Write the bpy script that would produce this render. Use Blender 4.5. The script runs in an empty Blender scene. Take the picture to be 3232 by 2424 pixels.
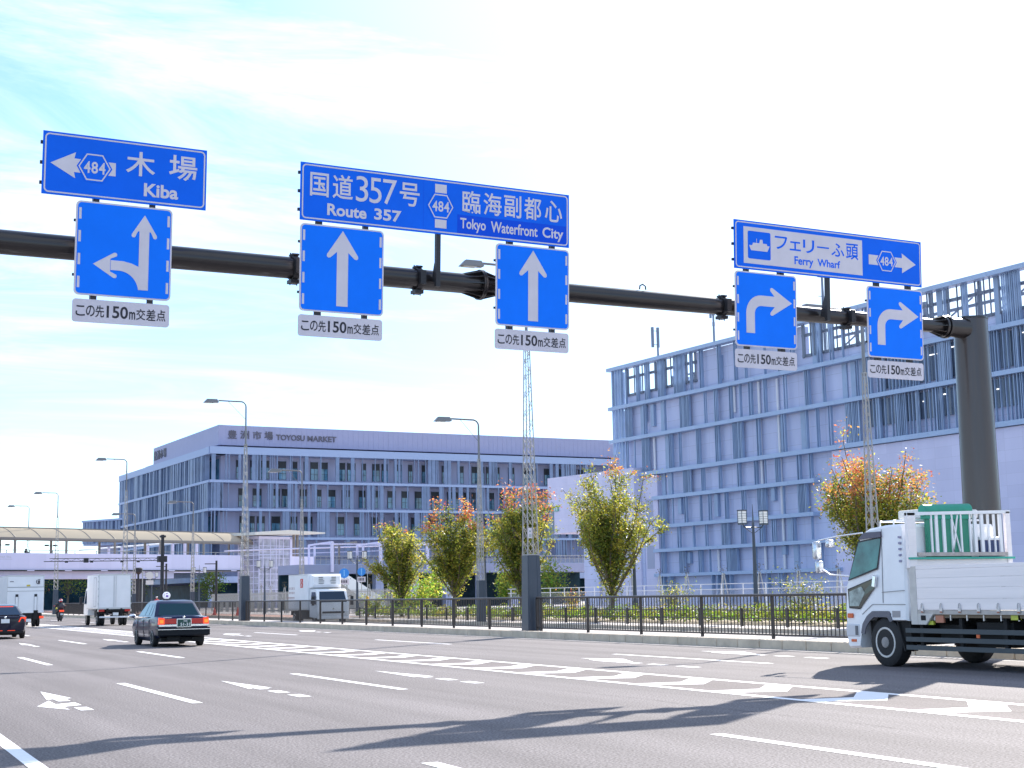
import bpy, bmesh, math, random
from mathutils import Vector, Matrix
R = math.radians
SC = bpy.context.scene
COL = SC.collection

# ---------------------------------------------------------------- camera, sky, sun, exposure
F_PX, PSI, PITCH, ROLL, CAM_H = 4623.65, 0.4387, 0.1422, -0.0182, 1.5
fw = Vector((math.sin(PSI)*math.cos(PITCH), math.cos(PSI)*math.cos(PITCH), math.sin(PITCH)))
r0 = Vector((math.cos(PSI), -math.sin(PSI), 0)); u0 = r0.cross(fw)
rt = r0*math.cos(ROLL) + u0*math.sin(ROLL); up = u0*math.cos(ROLL) - r0*math.sin(ROLL)
cam_data = bpy.data.cameras.new('camera'); cam = bpy.data.objects.new('camera', cam_data); COL.objects.link(cam)
cam.matrix_world = Matrix(((rt.x, up.x, -fw.x, 0), (rt.y, up.y, -fw.y, 0), (rt.z, up.z, -fw.z, CAM_H), (0, 0, 0, 1)))
cam_data.sensor_width = 36; cam_data.lens = 36*F_PX/3232; cam_data.clip_start = 0.1; cam_data.clip_end = 6000
SC.camera = cam
SUN_AZ, SUN_EL = 51.0, 31.0
W = bpy.data.worlds.new('World'); SC.world = W; W.use_nodes = True
def world():
    nt = W.node_tree; N = nt.nodes; L = nt.links
    bg = N['Background']
    sky = N.new('ShaderNodeTexSky'); sky.sky_type = 'NISHITA'; sky.sun_disc = False
    sky.sun_elevation = R(SUN_EL); sky.sun_rotation = R(SUN_AZ); sky.air_density = 1.0; sky.dust_density = 0.15; sky.ozone_density = 4.0
    tc = N.new('ShaderNodeTexCoord'); sep = N.new('ShaderNodeSeparateXYZ'); L.new(tc.outputs['Generated'], sep.inputs[0])
    add = N.new('ShaderNodeMath'); add.operation = 'ADD'; add.inputs[1].default_value = 0.12; L.new(sep.outputs['Z'], add.inputs[0])
    dx = N.new('ShaderNodeMath'); dx.operation = 'DIVIDE'; L.new(sep.outputs['X'], dx.inputs[0]); L.new(add.outputs[0], dx.inputs[1])
    dy = N.new('ShaderNodeMath'); dy.operation = 'DIVIDE'; L.new(sep.outputs['Y'], dy.inputs[0]); L.new(add.outputs[0], dy.inputs[1])
    cmb = N.new('ShaderNodeCombineXYZ'); L.new(dx.outputs[0], cmb.inputs[0]); L.new(dy.outputs[0], cmb.inputs[1])
    mp = N.new('ShaderNodeMapping'); mp.inputs['Rotation'].default_value = (0, 0, R(62)); mp.inputs['Scale'].default_value = (0.55, 1.25, 1); L.new(cmb.outputs[0], mp.inputs[0])
    n1 = N.new('ShaderNodeTexNoise'); n1.inputs['Scale'].default_value = 2.3; n1.inputs['Detail'].default_value = 12; n1.inputs['Roughness'].default_value = 0.66
    n1.inputs['Distortion'].default_value = 0.7; L.new(mp.outputs[0], n1.inputs['Vector'])
    n2 = N.new('ShaderNodeTexNoise'); n2.inputs['Scale'].default_value = 0.55; n2.inputs['Detail'].default_value = 3; L.new(cmb.outputs[0], n2.inputs['Vector'])
    mul = N.new('ShaderNodeMath'); mul.operation = 'MULTIPLY'; L.new(n1.outputs['Fac'], mul.inputs[0]); L.new(n2.outputs['Fac'], mul.inputs[1])
    rmp = N.new('ShaderNodeMapRange'); rmp.inputs['From Min'].default_value = 0.16; rmp.inputs['From Max'].default_value = 0.42; rmp.inputs['To Min'].default_value = 0.08; rmp.inputs['To Max'].default_value = 0.85
    rmp.interpolation_type = 'SMOOTHSTEP'; L.new(mul.outputs[0], rmp.inputs['Value'])
    vd = N.new('ShaderNodeVectorMath'); vd.operation = 'DOT_PRODUCT'; L.new(tc.outputs['Generated'], vd.inputs[0])   # cirrus veil scatters sunlight forward: whiter towards the sun
    vd.inputs[1].default_value = (math.sin(R(SUN_AZ))*math.cos(R(SUN_EL)), math.cos(R(SUN_AZ))*math.cos(R(SUN_EL)), math.sin(R(SUN_EL)))
    ve = N.new('ShaderNodeMapRange'); ve.interpolation_type = 'SMOOTHSTEP'; ve.inputs['From Min'].default_value = 0.74; ve.inputs['From Max'].default_value = 0.97; ve.inputs['To Max'].default_value = 0.72; L.new(vd.outputs['Value'], ve.inputs['Value'])
    mxx = N.new('ShaderNodeMath'); mxx.operation = 'MAXIMUM'; L.new(ve.outputs[0], mxx.inputs[0]); L.new(rmp.outputs[0], mxx.inputs[1])
    mx = N.new('ShaderNodeMix'); mx.data_type = 'RGBA'; mx.inputs['B'].default_value = (5.7, 6.1, 6.3, 1)
    tint = N.new('ShaderNodeMix'); tint.data_type = 'RGBA'; tint.blend_type = 'MULTIPLY'; tint.inputs['Factor'].default_value = 1.0; tint.inputs['B'].default_value = (0.84, 1.02, 1.2, 1)
    L.new(sky.outputs[0], tint.inputs['A'])
    L.new(mxx.outputs[0], mx.inputs['Factor']); L.new(tint.outputs['Result'], mx.inputs['A']); L.new(mx.outputs['Result'], bg.inputs['Color'])
    bg.inputs['Strength'].default_value = 0.1
world()
sun_d = bpy.data.lights.new('sun', 'SUN'); sun = bpy.data.objects.new('sun', sun_d); COL.objects.link(sun)
sun_d.energy = 4.4; sun_d.angle = R(0.5); sun_d.color = (1.0, 0.93, 0.84)
sdir = Vector((math.sin(R(SUN_AZ))*math.cos(R(SUN_EL)), math.cos(R(SUN_AZ))*math.cos(R(SUN_EL)), math.sin(R(SUN_EL))))
sun.rotation_euler = sdir.to_track_quat('Z', 'Y').to_euler()
vs = SC.view_settings; vs.view_transform = 'Standard'; vs.look = 'None'; vs.exposure = 1.27; vs.gamma = 1.0; vs.use_curve_mapping = False

# ---------------------------------------------------------------- helpers
def link(o): COL.objects.link(o); return o
def tag(o, label=None, cat=None, group=None, kind=None):
    if label: o['label'] = label
    if cat: o['category'] = cat
    if group: o['group'] = group
    if kind: o['kind'] = kind
    return o
def thing(name, label, cat, loc=(0, 0, 0), rz=0, group=None, mat=None):
    o = link(bpy.data.objects.new(name, None)); o.empty_display_size = 0.2
    if mat is not None: o.matrix_world = mat
    else: o.location = loc; o.rotation_euler = (0, 0, rz)
    return tag(o, label, cat, group)
def frame(o, x, y, z):
    o, x, y, z = map(Vector, (o, x, y, z))
    return Matrix(((x.x, y.x, z.x, o.x), (x.y, y.y, z.y, o.y), (x.z, y.z, z.z, o.z), (0, 0, 0, 1)))
def copy_tree(o, parent=None):
    c = o.copy(); COL.objects.link(c)
    if parent is not None: c.parent = parent
    for ch in list(o.children): copy_tree(ch, c)
    return c
FONT_CACHE = {}
def text_geo(body, off=0.0):
    k = (body, off)
    if k in FONT_CACHE: return FONT_CACHE[k]
    c = bpy.data.curves.new('text', 'FONT'); c.body = body; c.offset = off; c.resolution_u = 4; c.fill_mode = 'BOTH'
    o = bpy.data.objects.new('text', c); COL.objects.link(o)
    me = bpy.data.meshes.new_from_object(o.evaluated_get(bpy.context.evaluated_depsgraph_get()))
    vs_ = [(v.co.x, v.co.y) for v in me.vertices]; fs_ = [list(p.vertices) for p in me.polygons]
    # all faces must face +Z
    fs_ = [f if p.normal.z > 0 else f[::-1] for f, p in zip(fs_, me.polygons)]
    bpy.data.objects.remove(o); bpy.data.curves.remove(c); bpy.data.meshes.remove(me)
    xs = [v[0] for v in vs_] or [0]; ys = [v[1] for v in vs_] or [0]
    x0, x1, y0, y1 = min(xs), max(xs), min(ys), max(ys)
    FONT_CACHE[k] = ([((x-x0)/max(x1-x0, 1e-6), (y-y0)/max(y1-y0, 1e-6)) for x, y in vs_], fs_)
    return FONT_CACHE[k]
class MB:
    def __init__(s): s.v = []; s.f = []; s.m = []; s.cur = 0
    def mat(s, i): s.cur = i; return s
    def _add(s, vs_, fs_):
        b = len(s.v); s.v += [tuple(v) for v in vs_]; s.f += [[b+i for i in f] for f in fs_]; s.m += [s.cur]*len(fs_); return s
    def poly(s, pts): return s._add(pts, [list(range(len(pts)))])
    def box(s, a, b):
        x0, x1 = sorted((a[0], b[0])); y0, y1 = sorted((a[1], b[1])); z0, z1 = sorted((a[2], b[2]))
        return s._add([(x0,y0,z0),(x1,y0,z0),(x1,y1,z0),(x0,y1,z0),(x0,y0,z1),(x1,y0,z1),(x1,y1,z1),(x0,y1,z1)],
                      [[3,2,1,0],[4,5,6,7],[0,1,5,4],[1,2,6,5],[2,3,7,6],[3,0,4,7]])
    def hexa(s, lo, hi): return s._add(list(lo)+list(hi), [[3,2,1,0],[4,5,6,7],[0,1,5,4],[1,2,6,5],[2,3,7,6],[3,0,4,7]])
    def bar(s, p0, p1, w, h=None, upv=(0,0,1)):
        h = h or w; p0, p1 = Vector(p0), Vector(p1); d = (p1-p0).normalized(); u = Vector(upv)
        if abs(d.dot(u)) > 0.98: u = Vector((0,1,0))
        x = d.cross(u).normalized()*w/2; y = x.cross(d).normalized()*h/2
        return s.hexa([p0-x-y, p0+x-y, p0+x+y, p0-x+y], [p1-x-y, p1+x-y, p1+x+y, p1-x+y])
    def tube(s, p0, p1, a, b=None, n=10, caps=True):
        b = a if b is None else b; p0, p1 = Vector(p0), Vector(p1); d = (p1-p0).normalized()
        u = Vector((0,0,1)) if abs(d.z) < 0.95 else Vector((1,0,0)); x = d.cross(u).normalized(); y = d.cross(x)
        vs_ = []
        for p, r in ((p0, a), (p1, b)): vs_ += [p+(x*math.cos(2*math.pi*i/n)+y*math.sin(2*math.pi*i/n))*r for i in range(n)]
        fs_ = [[i, i+n, (i+1) % n+n, (i+1) % n] for i in range(n)]
        if caps: fs_ += [list(range(n)), list(range(2*n-1, n-1, -1))]
        return s._add(vs_, fs_)
    def path(s, pts, r, n=8):
        pts = [Vector(p) for p in pts]; rs = r if isinstance(r, (list, tuple)) else [r]*len(pts); rings = []; px = None
        for i, p in enumerate(pts):
            d = (pts[min(i+1, len(pts)-1)]-pts[max(i-1, 0)]).normalized()
            u = px if px is not None else (Vector((0,0,1)) if abs(d.z) < 0.9 else Vector((1,0,0)))
            x = (u-d*u.dot(d)).normalized(); px = x; y = d.cross(x)
            rings.append([p+(x*math.cos(2*math.pi*k/n)+y*math.sin(2*math.pi*k/n))*rs[i] for k in range(n)])
        vs_ = [v for r_ in rings for v in r_]; fs_ = []
        for i in range(len(pts)-1):
            for k in range(n): fs_.append([i*n+k, i*n+(k+1) % n, (i+1)*n+(k+1) % n, (i+1)*n+k])
        fs_ += [list(range(n-1, -1, -1)), list(range((len(pts)-1)*n, len(pts)*n))]
        return s._add(vs_, fs_)
    def prism(s, pts, off):
        n = len(pts); a = [Vector(p) for p in pts]; o = Vector(off)
        return s._add(a+[p+o for p in a], [list(range(n-1, -1, -1)), list(range(n, 2*n))]+[[i, (i+1) % n, (i+1) % n+n, i+n] for i in range(n)])
    def loft(s, rings, cap0=True, cap1=True, close=True):
        n = len(rings[0]); vs_ = [v for r_ in rings for v in r_]; fs_ = []
        for i in range(len(rings)-1):
            for k in range(n if close else n-1): fs_.append([i*n+k, i*n+(k+1) % n, (i+1)*n+(k+1) % n, (i+1)*n+k])
        if cap0: fs_.append(list(range(n-1, -1, -1)))
        if cap1: fs_.append(list(range((len(rings)-1)*n, len(rings)*n)))
        return s._add(vs_, fs_)
    def lathe(s, prof, c, axis='x', n=24):
        c = Vector(c); rings = []
        for a, r in prof:
            ring = []
            for k in range(n):
                t = 2*math.pi*k/n; q = (a, r*math.cos(t), r*math.sin(t))
                v = {'x': (q[0], q[1], q[2]), 'y': (q[2], q[0], q[1]), 'z': (q[1], q[2], q[0])}[axis]
                ring.append(c+Vector(v))
            rings.append(ring)
        return s.loft(rings)
    def sphere(s, c, r, n=12, m=8):
        rx, ry, rz_ = (r, r, r) if not isinstance(r, (tuple, list)) else r; c = Vector(c)
        rings = [[c+Vector((rx*math.sin(math.pi*i/m)*math.cos(2*math.pi*k/n), ry*math.sin(math.pi*i/m)*math.sin(2*math.pi*k/n), -rz_*math.cos(math.pi*i/m))) for k in range(n)]
                 for i in range(1, m)]
        return s.loft(rings)
    def text(s, body, x0, z0, x1, z1, y, off=0.0, flip=False, depth=0.0):
        g, fs_ = text_geo(body, off)
        vs_ = [((x1-a*(x1-x0)) if flip else (x0+a*(x1-x0)), y, z0+b*(z1-z0)) for a, b in g]
        if depth:
            n = len(vs_); s._add(vs_, fs_); edges = {}
            for f in fs_:
                for i in range(len(f)):
                    e = (f[i], f[(i+1) % len(f)]); edges[e] = 1
            side = [(a, b) for a, b in edges if (b, a) not in edges]
            back = [(x, y+depth, z) for x, _, z in vs_]
            return s._add(vs_+back, [[b, a, a+n, b+n] for a, b in side])
        return s._add(vs_, [f[::-1] for f in fs_] if flip else fs_)
    def rounded(s, x0, z0, x1, z1, r, y, d, n=5):
        pts = []
        for cx, cz, a0 in ((x1-r, z0+r, -90), (x1-r, z1-r, 0), (x0+r, z1-r, 90), (x0+r, z0+r, 180)):
            pts += [(cx+r*math.cos(R(a0+90*i/n)), y, cz+r*math.sin(R(a0+90*i/n))) for i in range(n+1)]
        return s.prism(pts, (0, d, 0)) if d else s.poly(pts)
    def build(s, name, mats, parent=None, smooth=None, bevel=0, loc=None):
        me = bpy.data.meshes.new(name); me.from_pydata(s.v, [], s.f)
        mats = mats if isinstance(mats, (list, tuple)) else [mats]
        for m in mats: me.materials.append(m)
        if len(mats) > 1: me.polygons.foreach_set('material_index', s.m)
        if smooth is not None:
            me.polygons.foreach_set('use_smooth', [True]*len(me.polygons)); me.set_sharp_from_angle(angle=R(smooth))
        me.update(); o = link(bpy.data.objects.new(name, me))
        if parent is not None: o.parent = parent
        if loc: o.location = loc
        if bevel:
            b = o.modifiers.new('bevel', 'BEVEL'); b.width = bevel; b.segments = 2; b.limit_method = 'ANGLE'; b.angle_limit = R(40)
        return o
def cut(o, mb, mat):
    c = mb.build('cutter', mat); md = o.modifiers.new('cut', 'BOOLEAN'); md.object = c; md.solver = 'EXACT'
    try: md.material_mode = 'TRANSFER'
    except Exception: pass
    dg = bpy.context.evaluated_depsgraph_get(); dg.update()
    me = bpy.data.meshes.new_from_object(o.evaluated_get(dg)); o.modifiers.remove(md)
    old = o.data; o.data = me; me.name = old.name; bpy.data.meshes.remove(old)
    cm = c.data; bpy.data.objects.remove(c); bpy.data.meshes.remove(cm)
    return o

# ---------------------------------------------------------------- materials
MATS = {}
def mat(name, col, rough=0.6, metal=0.0, var=0.0, scale=3.0, bump=0.0, bscale=40.0, coat=0.0, spec=0.5, alpha=None, trans=0.0, emit=None, estr=0.0, stretch=None):
    if name in MATS: return MATS[name]
    m = bpy.data.materials.new(name); m.use_nodes = True; nt = m.node_tree; N = nt.nodes; L = nt.links; b = N['Principled BSDF']
    b.inputs['Base Color'].default_value = (*col, 1); b.inputs['Roughness'].default_value = rough; b.inputs['Metallic'].default_value = metal
    b.inputs['Coat Weight'].default_value = coat; b.inputs['Coat Roughness'].default_value = 0.05; b.inputs['Specular IOR Level'].default_value = spec
    if trans: b.inputs['Transmission Weight'].default_value = trans
    if alpha is not None: b.inputs['Alpha'].default_value = alpha
    if emit: b.inputs['Emission Color'].default_value = (*emit, 1); b.inputs['Emission Strength'].default_value = estr
    tc = N.new('ShaderNodeTexCoord'); src = tc.outputs['Object']
    if stretch:
        mp = N.new('ShaderNodeMapping'); mp.inputs['Scale'].default_value = stretch; L.new(src, mp.inputs[0]); src = mp.outputs[0]
    if var:
        n = N.new('ShaderNodeTexNoise'); n.inputs['Scale'].default_value = scale; n.inputs['Detail'].default_value = 6; n.inputs['Roughness'].default_value = 0.6; L.new(src, n.inputs['Vector'])
        r = N.new('ShaderNodeMapRange'); r.inputs['From Min'].default_value = 0.3; r.inputs['From Max'].default_value = 0.7
        r.inputs['To Min'].default_value = 1-var; r.inputs['To Max'].default_value = 1+var; L.new(n.outputs['Fac'], r.inputs['Value'])
        x = N.new('ShaderNodeVectorMath'); x.operation = 'SCALE'; x.inputs[0].default_value = col; L.new(r.outputs[0], x.inputs['Scale']); L.new(x.outputs[0], b.inputs['Base Color'])
    if bump:
        n = N.new('ShaderNodeTexNoise'); n.inputs['Scale'].default_value = bscale; n.inputs['Detail'].default_value = 4; L.new(tc.outputs['Object'], n.inputs['Vector'])
        bp = N.new('ShaderNodeBump'); bp.inputs['Strength'].default_value = bump; bp.inputs['Distance'].default_value = 0.02; L.new(n.outputs['Fac'], bp.inputs['Height']); L.new(bp.outputs[0], b.inputs['Normal'])
    MATS[name] = m; return m
def leaf_mat(name, col, tr=0.55):
    m = bpy.data.materials.new(name); m.use_nodes = True; nt = m.node_tree; N = nt.nodes; L = nt.links; N.clear()
    out = N.new('ShaderNodeOutputMaterial'); d = N.new('ShaderNodeBsdfPrincipled'); t = N.new('ShaderNodeBsdfTranslucent'); mx = N.new('ShaderNodeMixShader')
    d.inputs['Roughness'].default_value = 0.45; geo = N.new('ShaderNodeNewGeometry')
    hs = N.new('ShaderNodeHueSaturation'); hs.inputs['Color'].default_value = (*col, 1)
    mr = N.new('ShaderNodeMapRange'); mr.inputs['To Min'].default_value = 0.6; mr.inputs['To Max'].default_value = 1.4; L.new(geo.outputs['Random Per Island'], mr.inputs['Value']); L.new(mr.outputs[0], hs.inputs['Value'])
    mh = N.new('ShaderNodeMapRange'); mh.inputs['To Min'].default_value = 0.47; mh.inputs['To Max'].default_value = 0.53; L.new(geo.outputs['Random Per Island'], mh.inputs['Value']); L.new(mh.outputs[0], hs.inputs['Hue'])
    L.new(hs.outputs[0], d.inputs['Base Color']); L.new(hs.outputs[0], t.inputs['Color']); mx.inputs[0].default_value = tr
    L.new(d.outputs[0], mx.inputs[1]); L.new(t.outputs[0], mx.inputs[2]); L.new(mx.outputs[0], out.inputs['Surface'])
    return m
M_WHITE = mat('white_paint', (0.78, 0.78, 0.8), 0.35, var=0.04, scale=2, coat=0.3)
M_TRUCKW = mat('truck_white', (0.84, 0.84, 0.86), 0.4, var=0.05, scale=1.3, coat=0.2)
M_BLACK = mat('black_rubber', (0.018, 0.018, 0.02), 0.75, var=0.2, scale=20)
M_DARK = mat('dark_metal', (0.03, 0.03, 0.035), 0.5, 0.3)
M_UNDER = mat('underbody_black', (0.01, 0.01, 0.011), 0.8)
M_STEEL = mat('brushed_steel', (0.55, 0.55, 0.57), 0.35, 0.9)
M_CHROME = mat('chrome', (0.8, 0.8, 0.82), 0.2, 1.0)
M_GLASS = mat('dark_car_glass', (0.012, 0.035, 0.075), 0.08, spec=0.3)
M_TEAL = mat('teal_glass', (0.015, 0.04, 0.055), 0.5, spec=0.1, var=0.5, scale=0.5)
M_RED = mat('red_lens', (0.5, 0.012, 0.01), 0.2, coat=0.6)
M_BRAKE = mat('lit_red_lens', (0.6, 0.03, 0.01), 0.25, emit=(1, 0.08, 0.02), estr=0.35)
M_AMBER = mat('amber_lens', (0.75, 0.2, 0.02), 0.25, emit=(1, 0.3, 0.03), estr=0.3)
M_ORANGE = mat('orange_reflector', (0.65, 0.12, 0.03), 0.3)
M_ALU = mat('aluminium_side_board', (0.9, 0.83, 0.82), 0.42, 0.15, var=0.05, scale=1.5, stretch=(1, 0.3, 8))
M_GALV = mat('galvanised_steel', (0.42, 0.42, 0.4), 0.5, 0.5, var=0.08, scale=4)
M_SIGNB = mat('sign_blue', (0.004, 0.135, 0.8), 0.5, var=0.07, scale=1.1, spec=0.12)
M_SIGNL = mat('sign_light_blue', (0.004, 0.19, 0.95), 0.5, var=0.06, scale=1.2, spec=0.12)
M_SIGND = mat('sign_patch_blue', (0.004, 0.08, 0.68), 0.5, spec=0.12)
M_SIGNW = mat('sign_white', (0.64, 0.6, 0.66), 0.5, var=0.06, scale=2.5, spec=0.2)
M_INK = mat('sign_ink', (0.02, 0.02, 0.03), 0.6)
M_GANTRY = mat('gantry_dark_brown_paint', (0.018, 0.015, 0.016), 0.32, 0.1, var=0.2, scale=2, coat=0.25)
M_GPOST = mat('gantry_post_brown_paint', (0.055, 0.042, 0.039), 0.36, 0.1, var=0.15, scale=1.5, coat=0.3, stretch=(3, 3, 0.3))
M_FENCE = mat('fence_dark_brown', (0.045, 0.038, 0.036), 0.45, 0.2)
M_SLATE = mat('slate_blue_paint', (0.045, 0.06, 0.085), 0.4, var=0.08, scale=2)
M_CONC = mat('concrete', (0.42, 0.39, 0.34), 0.85, var=0.16, scale=1.2, bump=0.25, bscale=30)
def panelled(name, col, w, h, line=0.75, var=0.04, rough=0.6, mortar=0.012):
    m = mat(name, col, rough, var=var, scale=0.35, stretch=(1.5, 1.5, 0.25)); nt = m.node_tree; N = nt.nodes; L = nt.links; b = N['Principled BSDF']
    tc = N.new('ShaderNodeTexCoord'); sp = N.new('ShaderNodeSeparateXYZ'); cb = N.new('ShaderNodeCombineXYZ'); ad = N.new('ShaderNodeMath'); ad.operation = 'ADD'
    L.new(tc.outputs['Object'], sp.inputs[0]); L.new(sp.outputs['X'], ad.inputs[0]); L.new(sp.outputs['Y'], ad.inputs[1]); L.new(ad.outputs[0], cb.inputs[0]); L.new(sp.outputs['Z'], cb.inputs[1])
    br = N.new('ShaderNodeTexBrick'); br.offset = 0.0; br.inputs['Scale'].default_value = 1.0; br.inputs['Brick Width'].default_value = w; br.inputs['Row Height'].default_value = h; br.inputs['Mortar Size'].default_value = mortar; br.inputs['Mortar Smooth'].default_value = 0.3
    br.inputs['Color1'].default_value = (1,1,1,1); br.inputs['Color2'].default_value = (0.93,0.93,0.94,1); br.inputs['Mortar'].default_value = (line,line,line,1); L.new(cb.outputs[0], br.inputs['Vector'])
    mx = N.new('ShaderNodeMix'); mx.data_type = 'RGBA'; mx.blend_type = 'MULTIPLY'; mx.inputs['Factor'].default_value = 1.0
    src = b.inputs['Base Color'].links[0].from_socket; L.new(src, mx.inputs['A']); L.new(br.outputs['Color'], mx.inputs['B']); L.new(mx.outputs['Result'], b.inputs['Base Color']); return m
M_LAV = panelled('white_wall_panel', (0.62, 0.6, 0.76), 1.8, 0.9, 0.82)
# ---------------------------------------------------------------- ground, roads, markings
def asphalt(name, base, spk=0.62, patch=0.13):
    m = bpy.data.materials.new(name); m.use_nodes = True; nt = m.node_tree; N = nt.nodes; L = nt.links; b = N['Principled BSDF']
    tc = N.new('ShaderNodeTexCoord')
    n1 = N.new('ShaderNodeTexNoise'); n1.inputs['Scale'].default_value = 38; n1.inputs['Detail'].default_value = 3; L.new(tc.outputs['Object'], n1.inputs['Vector'])
    n2 = N.new('ShaderNodeTexNoise'); n2.inputs['Scale'].default_value = 0.35; n2.inputs['Detail'].default_value = 6; n2.inputs['Roughness'].default_value = 0.65
    mp = N.new('ShaderNodeMapping'); mp.inputs['Scale'].default_value = (1.6, 0.25, 1); L.new(tc.outputs['Object'], mp.inputs[0]); L.new(mp.outputs[0], n2.inputs['Vector'])
    vo = N.new('ShaderNodeTexVoronoi'); vo.inputs['Scale'].default_value = 42; L.new(tc.outputs['Object'], vo.inputs['Vector'])
    a = N.new('ShaderNodeMapRange'); a.inputs['From Min'].default_value = 0.3; a.inputs['From Max'].default_value = 0.7; a.inputs['To Min'].default_value = 1-spk; a.inputs['To Max'].default_value = 1+spk; L.new(n1.outputs['Fac'], a.inputs['Value'])
    c = N.new('ShaderNodeMapRange'); c.inputs['From Min'].default_value = 0.3; c.inputs['From Max'].default_value = 0.7; c.inputs['To Min'].default_value = 1-patch; c.inputs['To Max'].default_value = 1+patch; L.new(n2.outputs['Fac'], c.inputs['Value'])
    x0 = N.new('ShaderNodeMath'); x0.operation = 'MULTIPLY'; L.new(a.outputs[0], x0.inputs[0]); L.new(c.outputs[0], x0.inputs[1])
    mp2 = N.new('ShaderNodeMapping'); mp2.inputs['Scale'].default_value = (1.1, 0.018, 1); L.new(tc.outputs['Object'], mp2.inputs[0]); n3 = N.new('ShaderNodeTexNoise'); n3.inputs['Scale'].default_value = 1.0; n3.inputs['Detail'].default_value = 4; L.new(mp2.outputs[0], n3.inputs['Vector'])
    t3 = N.new('ShaderNodeMapRange'); t3.inputs['From Min'].default_value = 0.35; t3.inputs['From Max'].default_value = 0.62; t3.inputs['To Min'].default_value = 0.84; t3.inputs['To Max'].default_value = 1.06; L.new(n3.outputs['Fac'], t3.inputs['Value'])   # tyre-polished wheel tracks
    x = N.new('ShaderNodeMath'); x.operation = 'MULTIPLY'; L.new(x0.outputs[0], x.inputs[0]); L.new(t3.outputs[0], x.inputs[1])
    s = N.new('ShaderNodeVectorMath'); s.operation = 'SCALE'; s.inputs[0].default_value = base; L.new(x.outputs[0], s.inputs['Scale']); L.new(s.outputs[0], b.inputs['Base Color'])
    b.inputs['Roughness'].default_value = 0.85; b.inputs['Specular IOR Level'].default_value = 0.12
    bp = N.new('ShaderNodeBump'); bp.inputs['Strength'].default_value = 0.5; bp.inputs['Distance'].default_value = 0.006; L.new(vo.outputs['Distance'], bp.inputs['Height']); L.new(bp.outputs[0], b.inputs['Normal'])
    return m
M_ROAD = asphalt('asphalt', (0.178, 0.164, 0.168)); M_ROAD2 = asphalt('side_asphalt', (0.25, 0.235, 0.23), 0.2)
M_RED_ROAD = asphalt('hatch_asphalt', (0.172, 0.152, 0.154), 0.4)
M_PAVE = mat('pavement_slabs', (0.48, 0.44, 0.43), 0.85, var=0.1, scale=2); M_BRICK = mat('red_brick_paving', (0.5, 0.3, 0.24), 0.85, var=0.15, scale=3)
M_SOIL = mat('sandy_soil', (0.3, 0.24, 0.17), 0.95, var=0.2, scale=2); M_GROUND = mat('ground_grey', (0.3, 0.28, 0.26), 0.95, var=0.15, scale=0.1)
M_LINE = mat('road_paint', (0.88, 0.87, 0.88), 0.6, var=0.05, scale=9)
def sheet(name, x0, x1, y0, y1, z, m, kind='structure'):
    mb = MB()
    n = max(1, int((y1-y0)/40))
    mb.poly([(x0,y0,z),(x1,y0,z),(x1,y1,z),(x0,y1,z)])
    return tag(mb.build(name, m), kind=kind)
sheet('ground', -2500, 2500, -2500, 4000, -0.05, M_GROUND)
sheet('road', -14, 21.9, -40, 900, 0.0, M_ROAD)
sheet('side_road', 24.25, 29.2, -40, 900, 0.03, M_ROAD2)
def slab(name, x0, x1, y0, y1, z, m): return tag(MB().box((x0,y0,-0.3), (x1,y1,z)).build(name, m), kind='structure')
slab('median_strip', 22.1, 24.25, -40, 800, 0.19, M_PAVE)
slab('sidewalk', 29.4, 32.2, -40, 95, 0.14, M_PAVE); slab('brick_pavement', 29.4, 34.0, 95.01, 420, 0.13, M_BRICK)
slab('planting_bed', 32.2, 36.6, 30, 95, 0.17, M_SOIL); slab('footpath', 36.6, 75, -40, 95, 0.12, M_PAVE); slab('plaza', 34.0, 110, 95.01, 420, 0.1, M_PAVE)
def kerb(name, x0, x1, z, y0, y1, step, m):
    mb = MB(); y = y0
    while y < y1:
        g = 0.012; mb.box((x0, y+g, -0.2), (x1, y+step-g, z)); y += step
    o = mb.build(name, m, bevel=0.02); return tag(o, kind='structure')
M_KERB = mat('kerb_stone', (0.6, 0.5, 0.38), 0.85, var=0.2, scale=1.6, bump=0.2, bscale=25)
kerb('kerb', 21.9, 22.1, 0.225, -10, 200, 1.0, M_KERB); kerb('far_kerb', 29.2, 29.4, 0.17, 20, 140, 1.2, M_KERB)
ZM = 0.004
def mark(name, polys, z=ZM, m=None):
    mb = MB()
    for p in polys: mb.poly([(x, y, z) for x, y in p])
    return tag(mb.build(name, m or M_LINE), kind='structure')
def rect(x0, x1, y0, y1): return [(x0,y0),(x1,y0),(x1,y1),(x0,y1)]
mark('edge_line', [rect(1.78, 1.94, -20, 400)])
d1 = [(-8.9, -2.8), (6.5, 12.65), (21.75, 27.9), (37.2, 43.2)]+[(37.2+15.5*k, 43.2+15.5*k) for k in range(1, 16)]
mark('left_lane_line', [rect(4.96, 5.12, a, b) for a, b in d1])
d2 = [(-9.0, -2.9), (7.3, 13.4), (22.6, 28.8), (38.8, 44.75), (54.5, 60.8)]+[(54.5+15.8*k, 60.8+15.8*k) for k in range(1, 14)]
mark('middle_lane_line', [rect(8.5, 8.66, a, b) for a, b in d2])
d3 = [(9.5, 15.6), (25.2, 31.8), (42.1, 48.9)]+[(42.1+16.2*k, 48.6+16.2*k) for k in range(1, 14)]
mark('right_lane_line', [rect(17.45, 17.6, a, b) for a, b in d3])
mark('hatch_paving', [rect(12.1, 13.85, 8, 260)], z=0.002, m=M_RED_ROAD)
mark('hatch_border_line', [rect(12.0, 12.17, -20, 260), rect(13.66, 13.83, -20, 260)])
ch = []
y = 6.9
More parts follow.
